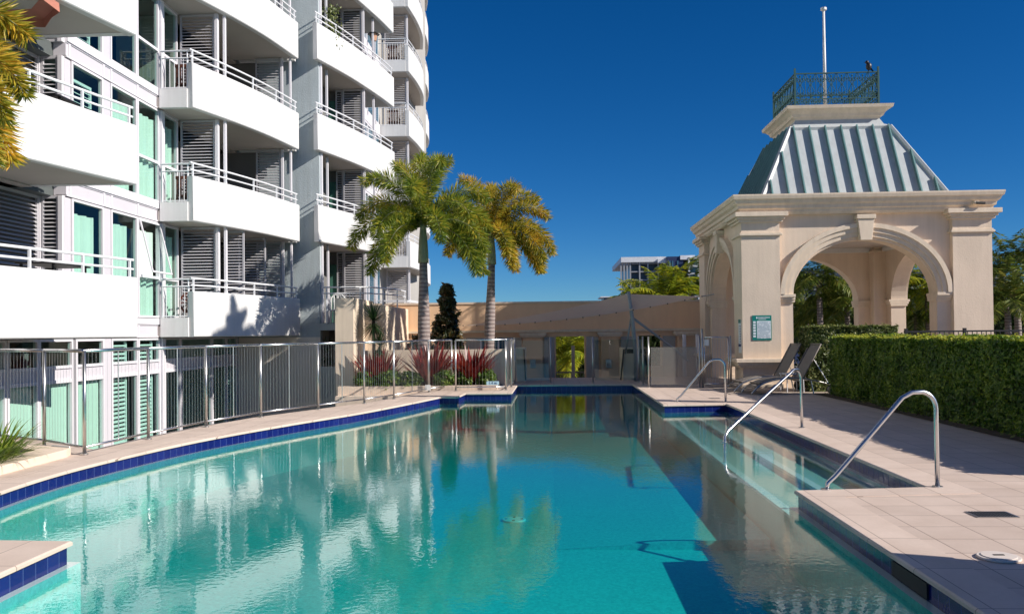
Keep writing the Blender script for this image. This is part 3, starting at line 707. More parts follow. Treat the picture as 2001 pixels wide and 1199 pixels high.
# ------------------------------------------------------------------ foliage builders
def foxtail_palm(name,label,loc,hz,trunk_r,fl,mat,seed,dirs,shaftlen=1.0,group=None,cat='palm tree',lean=(0,0)):
    random.seed(seed);t=thing(name,label,cat,group,loc=loc)
    top=Vector((lean[0],lean[1],hz));pts=[];n=14
    for i in range(n+1):
        k=i/n;pts.append((lean[0]*k,lean[1]*k,hz*k))
    mb=MB();rings=[]
    for i,p in enumerate(pts):
        k=i/n;r=trunk_r*(1.15-.45*k+.18*math.exp(-((k-.55)/.22)**2)+(.25*(1-k*8) if k<.12 else 0))
        rings.append([(p[0]+r*math.cos(2*PI*j/14),p[1]+r*math.sin(2*PI*j/14),p[2]) for j in range(14)])
    mb.loft(rings).build('trunk','trunk',t,True)
    mb=MB();rings=[]
    for i in range(8):
        k=i/7;r=trunk_r*(.95-.5*k+.1*math.sin(k*PI));rings.append([(top.x+r*math.cos(2*PI*j/12),top.y+r*math.sin(2*PI*j/12),hz-.02+shaftlen*k) for j in range(12)])
    mb.loft(rings).build('crownshaft','shaft',t,True)
    mb=MB();ms=MB();c=top+Vector((0,0,shaftlen*.9))
    for (az,el,ll) in dirs:
        a=math.radians(az)+random.uniform(-.12,.12);e=math.radians(el);L=fl*ll;S=44
        d=Vector((math.cos(a)*math.cos(e),math.sin(a)*math.cos(e),math.sin(e)));p=c.copy();P_=[];
        for k in range(S+1):
            P_.append((p.copy(),d.copy()));p=p+d*(L/S);tt=k/S
            d=(d+Vector((0,0,-1))*(2.3/S)*(.25+1.5*tt)).normalized()
        ms.tube([q[0] for q in P_[::3]],.022,5,True,.006)
        for k in range(4,S+1):
            p,d=P_[k];tt=k/S;lf=.38*(math.sin(min(1,tt*1.25+.12)*PI*.5))*(1-.45*max(0,tt-.75)/.25)*random.uniform(.85,1.1)*fl/2.1
            s1=d.cross(Vector((0,0,1)));s1=s1.normalized() if s1.length>1e-3 else Vector((1,0,0));u1=s1.cross(d)
            for j in range(21):
                th=2*PI*(j+random.random())/21;o=s1*math.cos(th)+u1*math.sin(th)
                dd=(o+d*random.uniform(.35,.8)+Vector((0,0,-.22))).normalized();l=lf*random.uniform(.75,1.15)
                q=p+d*(random.random()*L/S);w=dd.cross(Vector((random.gauss(0,1),random.gauss(0,1),random.gauss(0,1)))).normalized()*.0125
                m_=q+dd*l*.55+Vector((0,0,-.015));e_=q+dd*l+Vector((0,0,-.06*l))
                mb.add([q,m_-w,e_,m_+w],[(0,1,2,3)])
    ms.build('stems','shaft',t,True);mb.build('crown',mat,t);return t
d1=[(0,58,1),(28,42,1.),(60,30,1.),(95,52,1),(130,35,1),(165,50,1.05),(185,28,1.05),(200,68,1.),(235,30,1.),(265,58,1),(290,26,1),(320,42,1.05),(345,20,1),(150,80,.95),(20,82,.95),(300,75,1.),(250,8,1),(10,0,1.0),(215,-2,1.0),(330,0,1.05),(100,82,1.05)]
pA=AT(829,700,24.5)
foxtail_palm('foxtail_palm','tall green foxtail palm rising behind the bromeliads, nearer the building',(pA.x,24.5,-.1),3.75,.165,2.4,'palm_a',21,d1,1.15,'foxtail palms by the pool')
pB=AT(953,700,26.6)
d2=[(-10,55,1),(15,68,1.0),(40,40,1),(75,55,1),(110,20,1),(150,50,1),(180,55,.85),(215,35,.85),(250,48,.9),(285,20,1),(330,15,1.05),(-25,25,1.1),(355,0,.95),(95,80,.9),(60,10,1.),(200,18,.8),(300,5,1.),(130,25,.9),(20,5,1.0),(170,80,1),(-60,70,1)]
foxtail_palm('foxtail_palm','golden tipped foxtail palm standing alone against the sky',(pB.x,26.6,-.1),3.85,.15,2.2,'palm_b',22,d2,1.0,'foxtail palms by the pool',lean=(.16,0))
foxtail_palm('foxtail_palm','palm at the left picture edge with fronds over the lower balconies',(-7.7,9.0,.1),3.75,.14,1.9,'palm_b',23,
   [(0,25,1),(25,40,1),(-25,35,1),(50,15,1),(-50,10,1),(90,50,1),(180,40,1),(220,40,1),(130,30,1),(10,5,.95),(35,60,1.1),(-10,62,1),(270,45,1),(62,55,1.05)],.75)
foxtail_palm('foxtail_palm','very tall palm on the right whose crown shades the white balcony',(12.6,15.7,-.1),14.2,.2,1.3,'palm_a',24,d2,1.1)
def frond_palm(name,label,loc,hz,r,fl,mat,seed,nf=20,w=.035,elr=(-15,75),group=None):
    random.seed(seed);t=thing(name,label,'palm tree',group,loc=loc)
    MB().tube([(0,0,0),(.05,0,hz*.5),(0,0,hz)],r,10,True,r*.7).build('trunk','trunk',t,True)
    mb=MB()
    for i in range(nf):
        a=i*2.4+random.random()*.4;e=math.radians(random.uniform(*elr));L=fl*random.uniform(.8,1.1);S=22
        d=Vector((math.cos(a)*math.cos(e),math.sin(a)*math.cos(e),math.sin(e)));p=Vector((0,0,hz))
        for k in range(S+1):
            tt=k/S
            if k>2:
                s1=d.cross(Vector((0,0,1)));s1=s1.normalized() if s1.length>1e-3 else Vector((1,0,0))
                l=.62*math.sin(PI*min(1,.18+tt*.8))*fl/2.6
                for sg in (-1,1):
                    for j in range(2):
                        dd=(s1*sg+d*random.uniform(.5,.9)+Vector((0,0,-random.uniform(.15,.7)))).normalized();q=p+d*(j*.5*L/S)
                        ww=dd.cross(Vector((0,0,1))+Vector((random.gauss(0,.3),random.gauss(0,.3),0))).normalized()*w*.5;l2=l*random.uniform(.8,1.1)
                        mb.add([q,q+dd*l2*.5-ww,q+dd*l2+Vector((0,0,-.12*l2)),q+dd*l2*.5+ww],[(0,1,2,3)])
            q=p+d*(L/S);mb.add([p+Vector((0,0,.012)),p-Vector((0,0,.012)),q-Vector((0,0,.01)),q+Vector((0,0,.01))],[(0,1,2,3)])
            p=q;d=(d+Vector((0,0,-1))*(1.7/S)*(.4+1.2*tt)).normalized()
    mb.build('crown',mat,t);return t
G_='palms beyond the pavilion'
# (px, crown centre py, Y, label, material, frond length)
for i,(px,py,Yd,lab,mt,fl) in enumerate((
  (1300,592,40,'bright yellow green palm behind the shade sail below the far block','palm_y',2.5),
  (1240,590,41,'small yellow palm just left of the sail mast top','palm_y',1.5),
  (1350,562,42,'dark green palm crossing the far apartment block beside the pavilion','palm_c',2.6),
  (1600,545,38,'olive palm framed by the pavilion arch, left one','palm_c',3.0),
  (1655,600,39,'lower drooping palm in the middle of the pavilion arch','palm_c',3.0),
  (1575,610,42,'dark palm low behind the left jamb of the pavilion arch','palm_c',2.8),
  (1812,560,39,'palm seen through the right end of the pavilion arch','palm_y',2.8),
  (1790,615,40,'lower green palm through the right end of the pavilion arch','palm_c',2.6),
  (1985,520,36,'upper palm at the right picture edge beside the pavilion','palm_c',2.6),
  (1968,590,34,'lower palm at the right picture edge behind the black fence','palm_c',2.5),
  (1110,700,36,'yellow green palm seen through the garden gateway','palm_y',2.2))):
    p=AT(px,py,Yd);frond_palm('feather_palm',lab,(p.x,Yd,-2.2),p.z+2.2,.16,fl,mt,40+i,40,.06,group=G_)
def clump_tree(name,label,loc,hz,rx,rz,mat,nl,ls,seed,cat='tree',trunk=.08,coneish=False,group=None,branches=6):
    random.seed(seed);t=thing(name,label,cat,group,loc=loc)
    mb=MB().tube([(0,0,0),(.03,.02,hz*.5),(0,0,hz)],trunk,8,True,trunk*.5)
    for i in range(branches):
        a=i*2.4;z=hz*random.uniform(.5,.95);mb.tube([(0,0,z),(math.cos(a)*rx*.6,math.sin(a)*rx*.6,z+rz*.5)],trunk*.4,5,True,trunk*.1)
    mb.build('trunk','bark',t,True)
    mb=MB();cl=[]
    for i in range(130):
        u=random.uniform(-1,1);a=random.random()*6.28;rr=(1-u*u)**.5 if not coneish else (1-u)/2*1.1+.12
        q=random.random()**.45;cl.append((Vector((math.cos(a)*rr*rx*q,math.sin(a)*rr*rx*q,hz+u*rz)),random.uniform(.16,.30)*rx))
    for i in range(nl):
        c,r=random.choice(cl);o=Vector((random.gauss(0,1),random.gauss(0,1),random.gauss(0,1))).normalized();p=c+o*r*random.uniform(.6,1.05)
        nn=(o+Vector((random.gauss(0,.5),random.gauss(0,.5),random.gauss(0,.5)+.3))).normalized();a_=nn.orthogonal().normalized();a_=Matrix.Rotation(random.random()*6.28,3,nn)@a_;b_=nn.cross(a_);s=ls*random.uniform(.6,1.3)
        mb.add([p-a_*s,p+b_*s*.4-nn*s*.15,p+a_*s,p-b_*s*.4-nn*s*.15],[(0,1,2,3)])
    mb.build('crown',mat,t);return t
p=AT(873,655,27.3);clump_tree('glossy_tree','dark glossy leaved small tree between the two foxtail palms',(p.x,27.3,0),1.75,.62,1.35,'leaf_mag',6500,.10,61,'tree',.05,True)
p=AT(822,672,27.8);clump_tree('dark_shrub','dark bronze shrub at the foot of the left foxtail palm',(p.x,27.8,0),1.0,.5,.5,'leaf_mag',1800,.08,62,'shrub',.03)
for i,(px,py,Yd,r,lab) in enumerate(((1115,675,44,3.0,'dense green tree filling the garden gateway'),(1150,700,46,3.0,'dark tree right of the palm in the garden gateway'),(1270,668,44,2.2,'green tree seen through the right wall opening'),(1760,640,48,3.2,'dark tree low between the pavilion pillars'),(1620,650,48,3.4,'dark tree low behind the pavilion arch'),(1985,620,42,2.6,'dark tree behind the palms at the right picture edge'))):
    p=AT(px,py,Yd);clump_tree('garden_tree',lab,(p.x,Yd,-2.2),p.z+2.2,r,r*.5,'leaf_dark',6500,.17,70+i,group='trees in the garden beyond')
# yucca
p=AT(730,628,24.6)
def spike_ball(name,label,loc,stem,n,L,w,mat,seed):
    random.seed(seed);t=thing(name,label,'plant',loc=loc)
    MB().tube([(0,0,0),(0,0,stem)],.05,8).build('trunk','bark',t,True);mb=MB();c=Vector((0,0,stem))
    for i in range(n):
        z=random.uniform(-.75,1);a=i*2.4;s=(1-z*z)**.5;d=Vector((math.cos(a)*s,math.sin(a)*s,z));l=L*random.uniform(.85,1.05)
        sd=d.cross(Vector((0,0,1)));sd=sd.normalized()*w;o=c+Vector((0,0,(z-.2)*.12))
        mb.add([o-sd*.6,o+d*l*.4-sd,o+d*l+Vector((0,0,-.03)),o+d*l*.4+sd,o+sd*.6],[(0,1,2,3,4)])
    mb.build('leaves',mat,t);return t
spike_ball('yucca','spiky dark green yucca in front of the beige pier',(p.x,24.6,0),p.z,230,.68,.017,'yucca',31)
spike_ball('yucca','lower spiky plant spilling beneath the yucca',(p.x+.2,24.5,0),max(.3,p.z-.75),150,.5,.017,'yucca',32)
spike_ball('yucca','green spiky plant in the opening of the grey tower wall',(AT(640,668,27.4).x,27.3,.0),.95,110,.6,.018,'yucca',33)
# bromeliads
def bromeliad(label,loc,seed,L=.95):
    o=strap_plant('bromeliad',label,loc,150,L,.13,'red',seed,1.05,'plant',.45,3.);o['group']='red bromeliads in the planter'
    return o
p=AT(738,760,23.9);bromeliad('leftmost red bromeliad, in front of the yucca',(p.x,23.9,.1),81,1.15)
p=AT(842,760,24.0);bromeliad('largest red bromeliad, at the foot of the left foxtail palm',(p.x,24.0,.1),82,1.3)
p=AT(920,758,24.2);bromeliad('rightmost red bromeliad, behind the depth sign railing',(p.x,24.2,.1),83,1.2)
for i,(px,w_) in enumerate(((715,.3),(760,.4),(800,.35),(868,.3),(905,.35),(950,.3))):
    p=AT(px,768,23.55 if px<880 else 24.0)
    clump_tree('low_shrub','%s leafy green shrub low in the planter'%('first second third fourth fifth sixth'.split()[i]+' from the left,'),(p.x,p.y,.0),.28,w_,.22,'cover',1500,.05,90+i,'shrub',.015,group='low shrubs in the bromeliad planter')
# planter structure
pl=thing('bromeliad_planter','cream planter holding the red bromeliads','planter')
MB().box(-6.0,-1.55,23.25,23.45,-2.2,.12).build('front_kerb','beigecap',pl)
MB().box(-5.95,-1.35,25.3,25.5,-2.2,1.08).build('back_wall','creamtrim',pl)
MB().box(-5.95,-1.6,23.45,25.3,-2.2,.06).build('soil','soil',pl)
MB().box(-5.98,-3.6,22.9,23.24,-2.2,-.12).build('lower_step','beigecap',pl)
# ------------------------------------------------------------------ rear wall, sail, low walls
YR=30.
rw=thing('garden_wall','beige rear garden wall with pilasters and a gateway','wall')
def wx(px,Yd=YR): return AT(px,650,Yd).x
mb=MB();ztop=2.60
openings=[(wx(1086),wx(1142),1.42),(wx(1246),wx(1292),1.42)]
xs=[-7.0,openings[0][0],openings[0][1],openings[1][0],openings[1][1],5.2]
mb.box(xs[0],xs[-1],YR,YR+.3,1.42,ztop)
for i in (0,2,4): mb.box(xs[i],xs[i+1],YR,YR+.3,-2.2,1.42)
mb.box(openings[0][0],openings[0][1],YR,YR+.3,-2.2,-.62) if False else None
mb.box(openings[1][0],openings[1][1],YR,YR+.3,-2.2,.35)
mb.build('wall','beige',rw)
MB().box(-7.0,5.2,YR-.03,YR+.33,ztop,ztop+.07).build('coping','beigecap',rw)
MB().box(-7.0,5.2,YR-.10,YR,1.58,1.66).build('ledge','creamtrim',rw)
for px0,px1 in ((1022,1060),(1174,1208),(1322,1366)):
    a,b=wx(px0),wx(px1);mb=MB().box(a,b,YR-.16,YR,-2.2,1.40);q=mb.build('pilaster','beige',rw)
    MB().box(a-.08,b+.08,YR-.24,YR+.0,1.40,1.46).box(a-.13,b+.13,YR-.28,YR,1.46,1.56).build('capital','creamtrim',q)
for px0,px1 in ((1062,1084),(1144,1170),(1212,1244),(1294,1320),(910,1020)):
    a,b=wx(px0),wx(px1);MB().box(a+.02,b-.02,YR-.05,YR-.001,-.6,1.40).build('panel','taupe',rw)
t=thing('garden_window','white framed window in the rear wall beside the right foxtail palm','window')
a,b=wx(938),wx(993)
mb=MB();mb.box(a,b,YR-.09,YR-.051,1.30,1.36);mb.box(a,b,YR-.09,YR-.051,-.2,-.15)
for k in range(4): x=a+(b-a-.06)*k/3;mb.box(x,x+.06,YR-.09,YR-.051,-.2,1.36)
mb.build('frame','railw',t);MB().box(a,b,YR-.06,YR-.051,-.2,1.36).build('pane','cityg',t)
MB().box(openings[0][0]-.2,openings[0][1]+.2,YR+.6,YR+30,-1.8,-1.72)
t=thing('bollard_post','grey post standing in the garden gateway','post');p=AT(1120,700,31.5);MB().box(p.x-.06,p.x+.06,31.4,31.52,-2.2,AT(1120,675,31.5).z).build('shaft','mast',t)
t=thing('garden_railing','dark low railing across the path beyond the gateway','railing')
mb=MB();za=AT(1110,727,33).z;mb.box(-1,2.5,33,33.04,za-.03,za+.03);mb.box(-1,2.5,33,33.04,za-.33,za-.29)
for i in range(30): mb.box(-1+i*.12,-.98+i*.12,33.005,33.03,za-1.0,za)
mb.build('bars','black',t)
for px,lab in ((1041,'left brushed steel wall light beside the gateway'),(1189,'right brushed steel wall light beside the gateway')):
    p=AT(px,710,YR-.16);t=thing('wall_light',lab,'wall light','steel wall lights flanking the gateway')
    MB().box(p.x-.10,p.x+.10,YR-.26,YR-.16,p.z-.15,p.z+.15).build('housing','steeldull',t,bevel=.015);MB().box(p.x-.07,p.x+.07,YR-.275,YR-.262,p.z-.12,p.z+.02).build('lens','mast',t)
# beige pier beside the tower
t=thing('beige_pier','beige rendered pier between the grey tower and the yucca','wall')
MB().box(-6.28,-5.75,24.1,26.9,-2.2,2.62).build('pier','creamtrim',t)
MB().box(-5.745,-5.15,25.6,29.9,-2.2,2.45).build('return_wall','creamtrim',t)
# beige terrace wall toward the rear
# low walls flanking the steps
t=thing('stair_cheek_wall','low cream wall with a sloping dark rail beside the depth sign','wall')
p0=AT(1002,700,26.6).x;p1=AT(1025,700,26.6).x
MB().box(p0,p1,26.6,28.6,-1.5,AT(1010,680,26.6).z).build('wall','creamtrim',t)
MB().box(-1.3,p0-.002,26.6,26.75,-1.5,1.05).build('low_wall','taupe',t)
MB().tube([AT(940,716,25.9),AT(985,690,25.9)],.03,8).build('sloping_rail','black',t)
MB().tube([AT(1024,682,26.55),AT(1027,742,26.55)],.025,6).build('edge_strip','black',t)
t=thing('stair_cheek_wall','low cream wall with a small dark sign at the foot of the sail mast','wall')
p0=AT(1218,700,27.2).x;p1=AT(1250,700,27.2).x;zt=AT(1230,680,27.2).z
MB().box(p0,p1,27.2,28.8,-1.5,zt).build('wall','creamtrim',t)
MB().tube([AT(1219,682,27.15),AT(1213,742,27.15)],.03,6).build('edge_strip','black',t)
MB().box(p0+.12,p1-.03,27.17,27.199,zt-.16,zt-.03).build('sign_plate','black',t)
# shade sail
top=AT(1228,573,26.5)
A_=AT(905,636,29.6);B_=AT(1372,579,26.0);C_=AT(1060,592,34.5);D_=AT(1345,576,33.5)
t=thing('shade_sail','beige shade sail stretched between the rear wall and the pavilion','shade sail')
mb=MB();N=60
def edge(p,q,t_,sag,dirv): return p.lerp(q,t_)+dirv*(sag*4*t_*(1-t_))
grid=[]
for i in range(N+1):
    u=i/N;row=[]
    lo=edge(A_,B_,u,.22,Vector((0,-3.2,-1)));u0=.72;hi=(A_.lerp(top,u/u0) if u<u0 else top.lerp(B_,(u-u0)/(1-u0)))+Vector((0,.5*math.sin(PI*u),-.10*abs(math.sin(PI*u/u0)) if u<u0 else 0))
    # hi edge passes over the mast top, further back
    for j in range(9):
        v_=j/8;p=lo.lerp(hi,v_)+Vector((0,.0,-.10*math.sin(PI*v_)*math.sin(PI*u)));row.append(p)
    grid.append(row)
for i in range(N):
    for j in range(8): mb.add([grid[i][j],grid[i+1][j],grid[i+1][j+1],grid[i][j+1]],[(0,1,2,3)])
o=mb.build('canopy','sail',t,True);mb=MB()
for i in range(0,N+1,4):
    p=grid[i][0];mb.sphere(p,.022,6,4)
mb.build('eyelets','rubber',t)
MB().tube([B_,B_+Vector((.35,-.1,.06))],.02,6).build('turnbuckle','steeldull',t)
m0=AT(1243,742,26.9);m0.z=-.0
t=thing('sail_mast','grey leaning steel mast with two struts holding the shade sail','mast')
MB().tube([top+Vector((0,-.02,.05)),AT(1236,625,26.6),AT(1242,690,26.75),AT(1243,745,26.9)],.055,10,True,.075).build('mast','mast',t,True)
MB().tube([AT(1238,622,26.62),AT(1316,680,27.6),AT(1345,705,27.9)],.04,8).build('strut','mast',t,True)
MB().tube([AT(1233,622,26.65),AT(1222,690,27.1)],.03,8).build('strut','mast',t,True)
# ------------------------------------------------------------------ glass fence + gate
t=thing('glass_fence','frameless glass pool fence with steel posts at the far end','fence')
gp=[Vector((-1.2,26.15,0)),Vector((-.09,26.18,0)),Vector((1.21,26.1,0)),Vector((2.63,26.3,0)),Vector((2.62,24.9,0)),Vector((2.64,23.65,0)),Vector((4.02,23.5,0))]
for i,p in enumerate(gp):
    MB().tube([p,p+Vector((0,0,1.42))],.024,10).build('post','steeldull',t,True)
    MB().tube([p+Vector((0,0,.003)),p+Vector((0,0,.02))],.05,12).build('flange','steeldull',t)
for i in range(len(gp)-1):
    a,b=gp[i],gp[i+1]
    if i==1: continue
    d=(b-a).normalized();h=1.32 if i<4 else 1.12
    MB().obox((a+d*.06)[:2],(b-d*.06)[:2],.010,.08,h).build('pane','clear' if i<5 else 'frost',t)
mb=MB()
t=thing('pool_gate','steel framed pool gate with vertical bars beside the pavilion pillar','gate')
a=Vector((4.1,23.5,0));b=Vector((4.86,23.45,0))
for p,h in ((a,1.62),(b,1.42)): MB().tube([p,p+Vector((0,0,h))],.03,10).build('post','steeldull',t,True)
mb=MB()
for z in (.1,1.38): mb.tube([a+Vector((.05,0,z)),b+Vector((-.05,0,z))],.018,8)
for p in (a+Vector((.06,0,0)),b-Vector((.06,0,0))): mb.tube([p+Vector((0,0,.1)),p+Vector((0,0,1.38))],.018,8)
fr=mb.build('frame','steel',t,True);mb=MB()
for j in range(1,9): q=a.lerp(b,.07+.86*j/9);mb.tube([q+Vector((0,0,.1)),q+Vector((0,0,1.38))],.006,5)
mb.build('bars','steeldull',fr);MB().box(a.x+.05,a.x+.17,a.y-.05,a.y-.02,1.15,1.32).build('latch','plastic',t)
for px,lab in ((1337,'left grey downpipe on the rear wall beside the pavilion'),(1363,'right grey downpipe on the rear wall beside the pavilion')):
    p=AT(px,660,YR-.3 if px<1350 else 29.55);t=thing('downpipe',lab,'pipe');MB().tube([(p.x,p.y,-2.),(p.x,p.y,1.45)],.07,10).build('pipe','alu',t,True)
# far-deck paving visible beyond glass fence is the pool_deck itself
# ------------------------------------------------------------------ apartment tower
bd=thing('apartment_building','white apartment tower with curved balconies and grey rendered shaft','building')
ZB=[1.55,4.55,7.50,10.42,13.33,16.25,19.15,22.05,24.95]
XW=-10.25
def louvre(p,q,z0,z1,mat,parent,sp=.085,tilt=.6,frame=True,fw=.045):
    p=Vector(p);q=Vector(q);d=(q-p);L=d.length;d.normalize();n=Vector((d.y,-d.x))  # right-hand normal
    mb=MB()
    if frame:
        mb.obox(p,p+d*fw,.05,z0,z1);mb.obox(q-d*fw,q,.05,z0,z1);mb.obox(p+d*fw,q-d*fw,.05,z0,z0+fw*1.3);mb.obox(p+d*fw,q-d*fw,.05,z1-fw*1.3,z1)
    z=z0+fw*1.3+sp*.5;a=p+d*fw;b=q-d*fw;hw=.037;cz=math.sin(tilt)*hw;cx=math.cos(tilt)*hw
    while z<z1-fw*1.3-sp*.3:
        v=[]
        for e,zz in ((-1,cz),(1,-cz)):
            for h in (-.004,.004):
                for w_ in (a,b): v.append((w_.x+n.x*e*cx,w_.y+n.y*e*cx,z+zz+h))
        mb.add(v,[(0,1,5,4),(2,6,7,3),(0,2,3,1),(4,5,7,6),(0,4,6,2),(1,3,7,5)]);z+=sp
    return mb.build('shutter',mat,parent)
def curtain(x,y0,y1,z0,z1,parent,seed,mat='curtain',amp=.05):
    random.seed(seed);mb=MB();N=int((y1-y0)/.025);prev=None;ph=random.random()*6
    for i in range(N+1):
        y=y0+(y1-y0)*i/N;xx=x+amp*math.sin(y*24+ph+1.8*math.sin(y*4))+.010*math.sin(y*70)
        r=((xx,y,z0),(xx*1.0,y,z1))
        if prev: mb.add([prev[0],r[0],r[1],prev[1]],[(0,1,2,3)])
        prev=r
    return mb.build('curtain',mat,parent,True)
# bays of the flat window wall: y0,y1,type
bays=[(17.55,18.75),(19.15,20.33),(20.42,21.50),(21.74,22.6)]
for k in range(-1,8):
    zb=ZB[k] if k>=0 else -2.2;zn=ZB[k+1];gz0=zb+.50 if k>=0 else -2.1;gz1=zn-.02
    if k>=0:
        mb=MB();mb.box(XW-.25,XW+.02,17.3,22.7,zb+.02,zb+.30);mb.build('spandrel_panel','panel',bd)
        mb=MB();mb.box(XW-.25,XW+.07,17.3,22.7,zb+.33,zb+.48);mb.box(XW-.2,XW+.04,17.3,22.7,zb+.0,zb+.035);mb.box(XW-.25,XW+.04,17.3,22.7,zb+.30,zb+.33)
        for y in (17.42,18.79,19.12,20.37,21.6):
            mb.box(XW,XW+.045,y-.03,y+.03,zb+.035,zb+.30)
        mb.build('sill_beam','alu',bd)
        # end stub of beam
    yb=bays if k>=0 else [(12.4,14.0),(14.1,15.3),(15.4,16.3),(16.38,17.5),(17.68,18.75),(19.15,20.33),(20.42,21.50),(21.74,22.7),(22.8,24.85),(24.95,26.0),(26.08,26.9)]
    for bi,(y0,y1) in enumerate(yb):
        mb=MB();fw=.035
        mb.box(XW-.06,XW+.03,y0-fw,y0+fw*.6,gz0,gz1);mb.box(XW-.06,XW+.03,y1-fw*.6,y1+fw,gz0,gz1)
        mb.box(XW-.06,XW+.03,y0+fw*.6,y1-fw*.6,gz1-.05,gz1);mb.box(XW-.06,XW+.03,y0+fw*.6,y1-fw*.6,gz0,gz0+.05)
        tr=None
        if k>=0 and bi>=2: tr=zb+1.50
        if k<0: tr=.62
        if tr: mb.box(XW-.06,XW+.035,y0+fw*.6,y1-fw*.6,tr,tr+.07)
        if k<0: mb.box(XW-.06,XW+.035,y0+fw*.6,y1-fw*.6,tr+.30,tr+.36)
        fr=mb.build('window','alu',bd)
        openw=(k==0 and bi==2)
        za=gz0+.05
        if k<0:
            MB().box(XW-.05,XW+.0,y0+.02,y1-.02,tr+.07,tr+.30).build('fascia','panel',fr)
            MB().box(XW-.02,XW-.012,y0+.02,y1-.02,tr+.36,gz1-.05).build('pane','glass',fr)
            MB().box(XW-.02,XW-.012,y0+.02,y1-.02,gz0+.05,tr).build('pane','glass',fr)
        elif openw:
            MB().box(XW-.02,XW-.012,y0+.02,y1-.02,za,tr).build('pane','glass',fr)
            # awning sash hinged at head, open outwards
            mb2=MB();hgt=gz1-.05-(tr+.07);an=.24
            def pt(u,v,o=0.): return (XW+.03+math.sin(an)*v+math.cos(an)*o,u,gz1-.05-math.cos(an)*v+math.sin(an)*o)
            def bar(u0,u1,v0,v1):
                mb2.add([pt(u0,v0),pt(u1,v0),pt(u1,v1),pt(u0,v1),pt(u0,v0,.03),pt(u1,v0,.03),pt(u1,v1,.03),pt(u0,v1,.03)],[(0,3,2,1),(4,5,6,7),(0,1,5,4),(1,2,6,5),(2,3,7,6),(3,0,4,7)])
            bar(y0,y0+.04,0,hgt);bar(y1-.04,y1,0,hgt);bar(y0+.04,y1-.04,0,.04);bar(y0+.04,y1-.04,hgt-.04,hgt)
            mb2.build('open_sash','alu',fr);MB().add([pt(y0+.04,.04,.015),pt(y1-.04,.04,.015),pt(y1-.04,hgt-.04,.015),pt(y0+.04,hgt-.04,.015)],[(0,1,2,3)]).build('pane','glass',fr)
        else:
            MB().box(XW-.02,XW-.012,y0+.02,y1-.02,za,gz1-.05).build('pane','glass',fr)
        # what is behind
        if k in (0,1) and not (k==1 and bi==0):
            curtain(XW-.13,y0-.02,y1-(.18 if bi<2 else .05),gz0+.02,gz1-.28,fr,k*10+bi)
        if k==1 and bi==0: louvre((XW-.12,y0+.05),(XW-.12,y1-.25),gz0+.05,gz1-.3,'slatw',fr,.1,.6)
        if k==2 and bi==0: louvre((XW-.12,y0+.0),(XW-.12,y1-.3),gz0+.05,gz1-.05,'slatw',fr,.12,.6)
        if k<0 and bi in (5,6): louvre((XW-.12,y0+.03),(XW-.12,y1-.3 if bi==5 else y1-.15),gz0+.05,gz1-.02,'slatw',fr,.1,.6)
        if k<0 and bi==10: louvre((XW-.12,y0+.03),(XW-.12,y1-.2),gz0+.05,gz1-.02,'slatw',fr,.1,.6)
        if k<0 and bi<=4: MB().box(XW-.13,XW-.10,y0-.03,y1+.03,-2.2,tr+.05).build('blind','curtain',fr)
    # strip panel between bays 1 and 2 and corner posts
    mb=MB();mb.box(XW-.10,XW+.015,18.80,19.10,zb+.5 if k>=0 else -2.1,gz1);
    mb.build('mullion_panel','panel',bd)
    if k>=0: MB().box(XW-.1,XW+.0,17.28,17.50,zb+.5,gz1).build('mullion_panel','panel',bd)
    MB().box(XW-.08,XW+.09,21.55,21.72,(zb+.5 if k>=0 else -2.1),gz1).build('mullion_post','alu',bd)
# interiors: slabs and dark back wall
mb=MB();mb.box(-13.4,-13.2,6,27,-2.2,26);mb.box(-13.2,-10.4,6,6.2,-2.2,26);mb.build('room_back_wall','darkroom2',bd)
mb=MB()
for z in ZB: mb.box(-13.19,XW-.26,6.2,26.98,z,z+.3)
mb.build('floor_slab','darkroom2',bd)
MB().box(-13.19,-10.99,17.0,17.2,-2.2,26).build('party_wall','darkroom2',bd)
MB().box(-12.0,XW-.1,22.72,22.85,1.85,26).build('party_wall','taupe',bd)
# tower body and shaft
mb=MB();mb.box(-30,-13.41,5,60,-2.2,27);mb.box(-13.4,-8.15,27.25,30.4,-2.2,27);mb.box(-13.4,-7.75,30.41,47,-2.2,27);mb.build('tower_core','taupe',bd)
zo0,zo1=AT(640,716,27).z,AT(640,645,27).z
xo0,xo1=AT(622,660,27).x,AT(657,660,27).x
MB().box(-10.2,-7.521,26.985,27.0,-2.2,1.50).build('lower_wall','lower',bd)
mb=MB();mb.box(-13.19,-7.52,27.001,27.25,-2.2,27);mb.box(-7.519,xo1+.4,27.0,27.25,-2.2,zo0);mb.box(-7.519,xo1+.4,27.0,27.25,zo1,1.95)
mb.build('shaft_wall','grey',bd)
MB().box(-13.0,-10.28,26.95,26.995,-2.2,1.5)
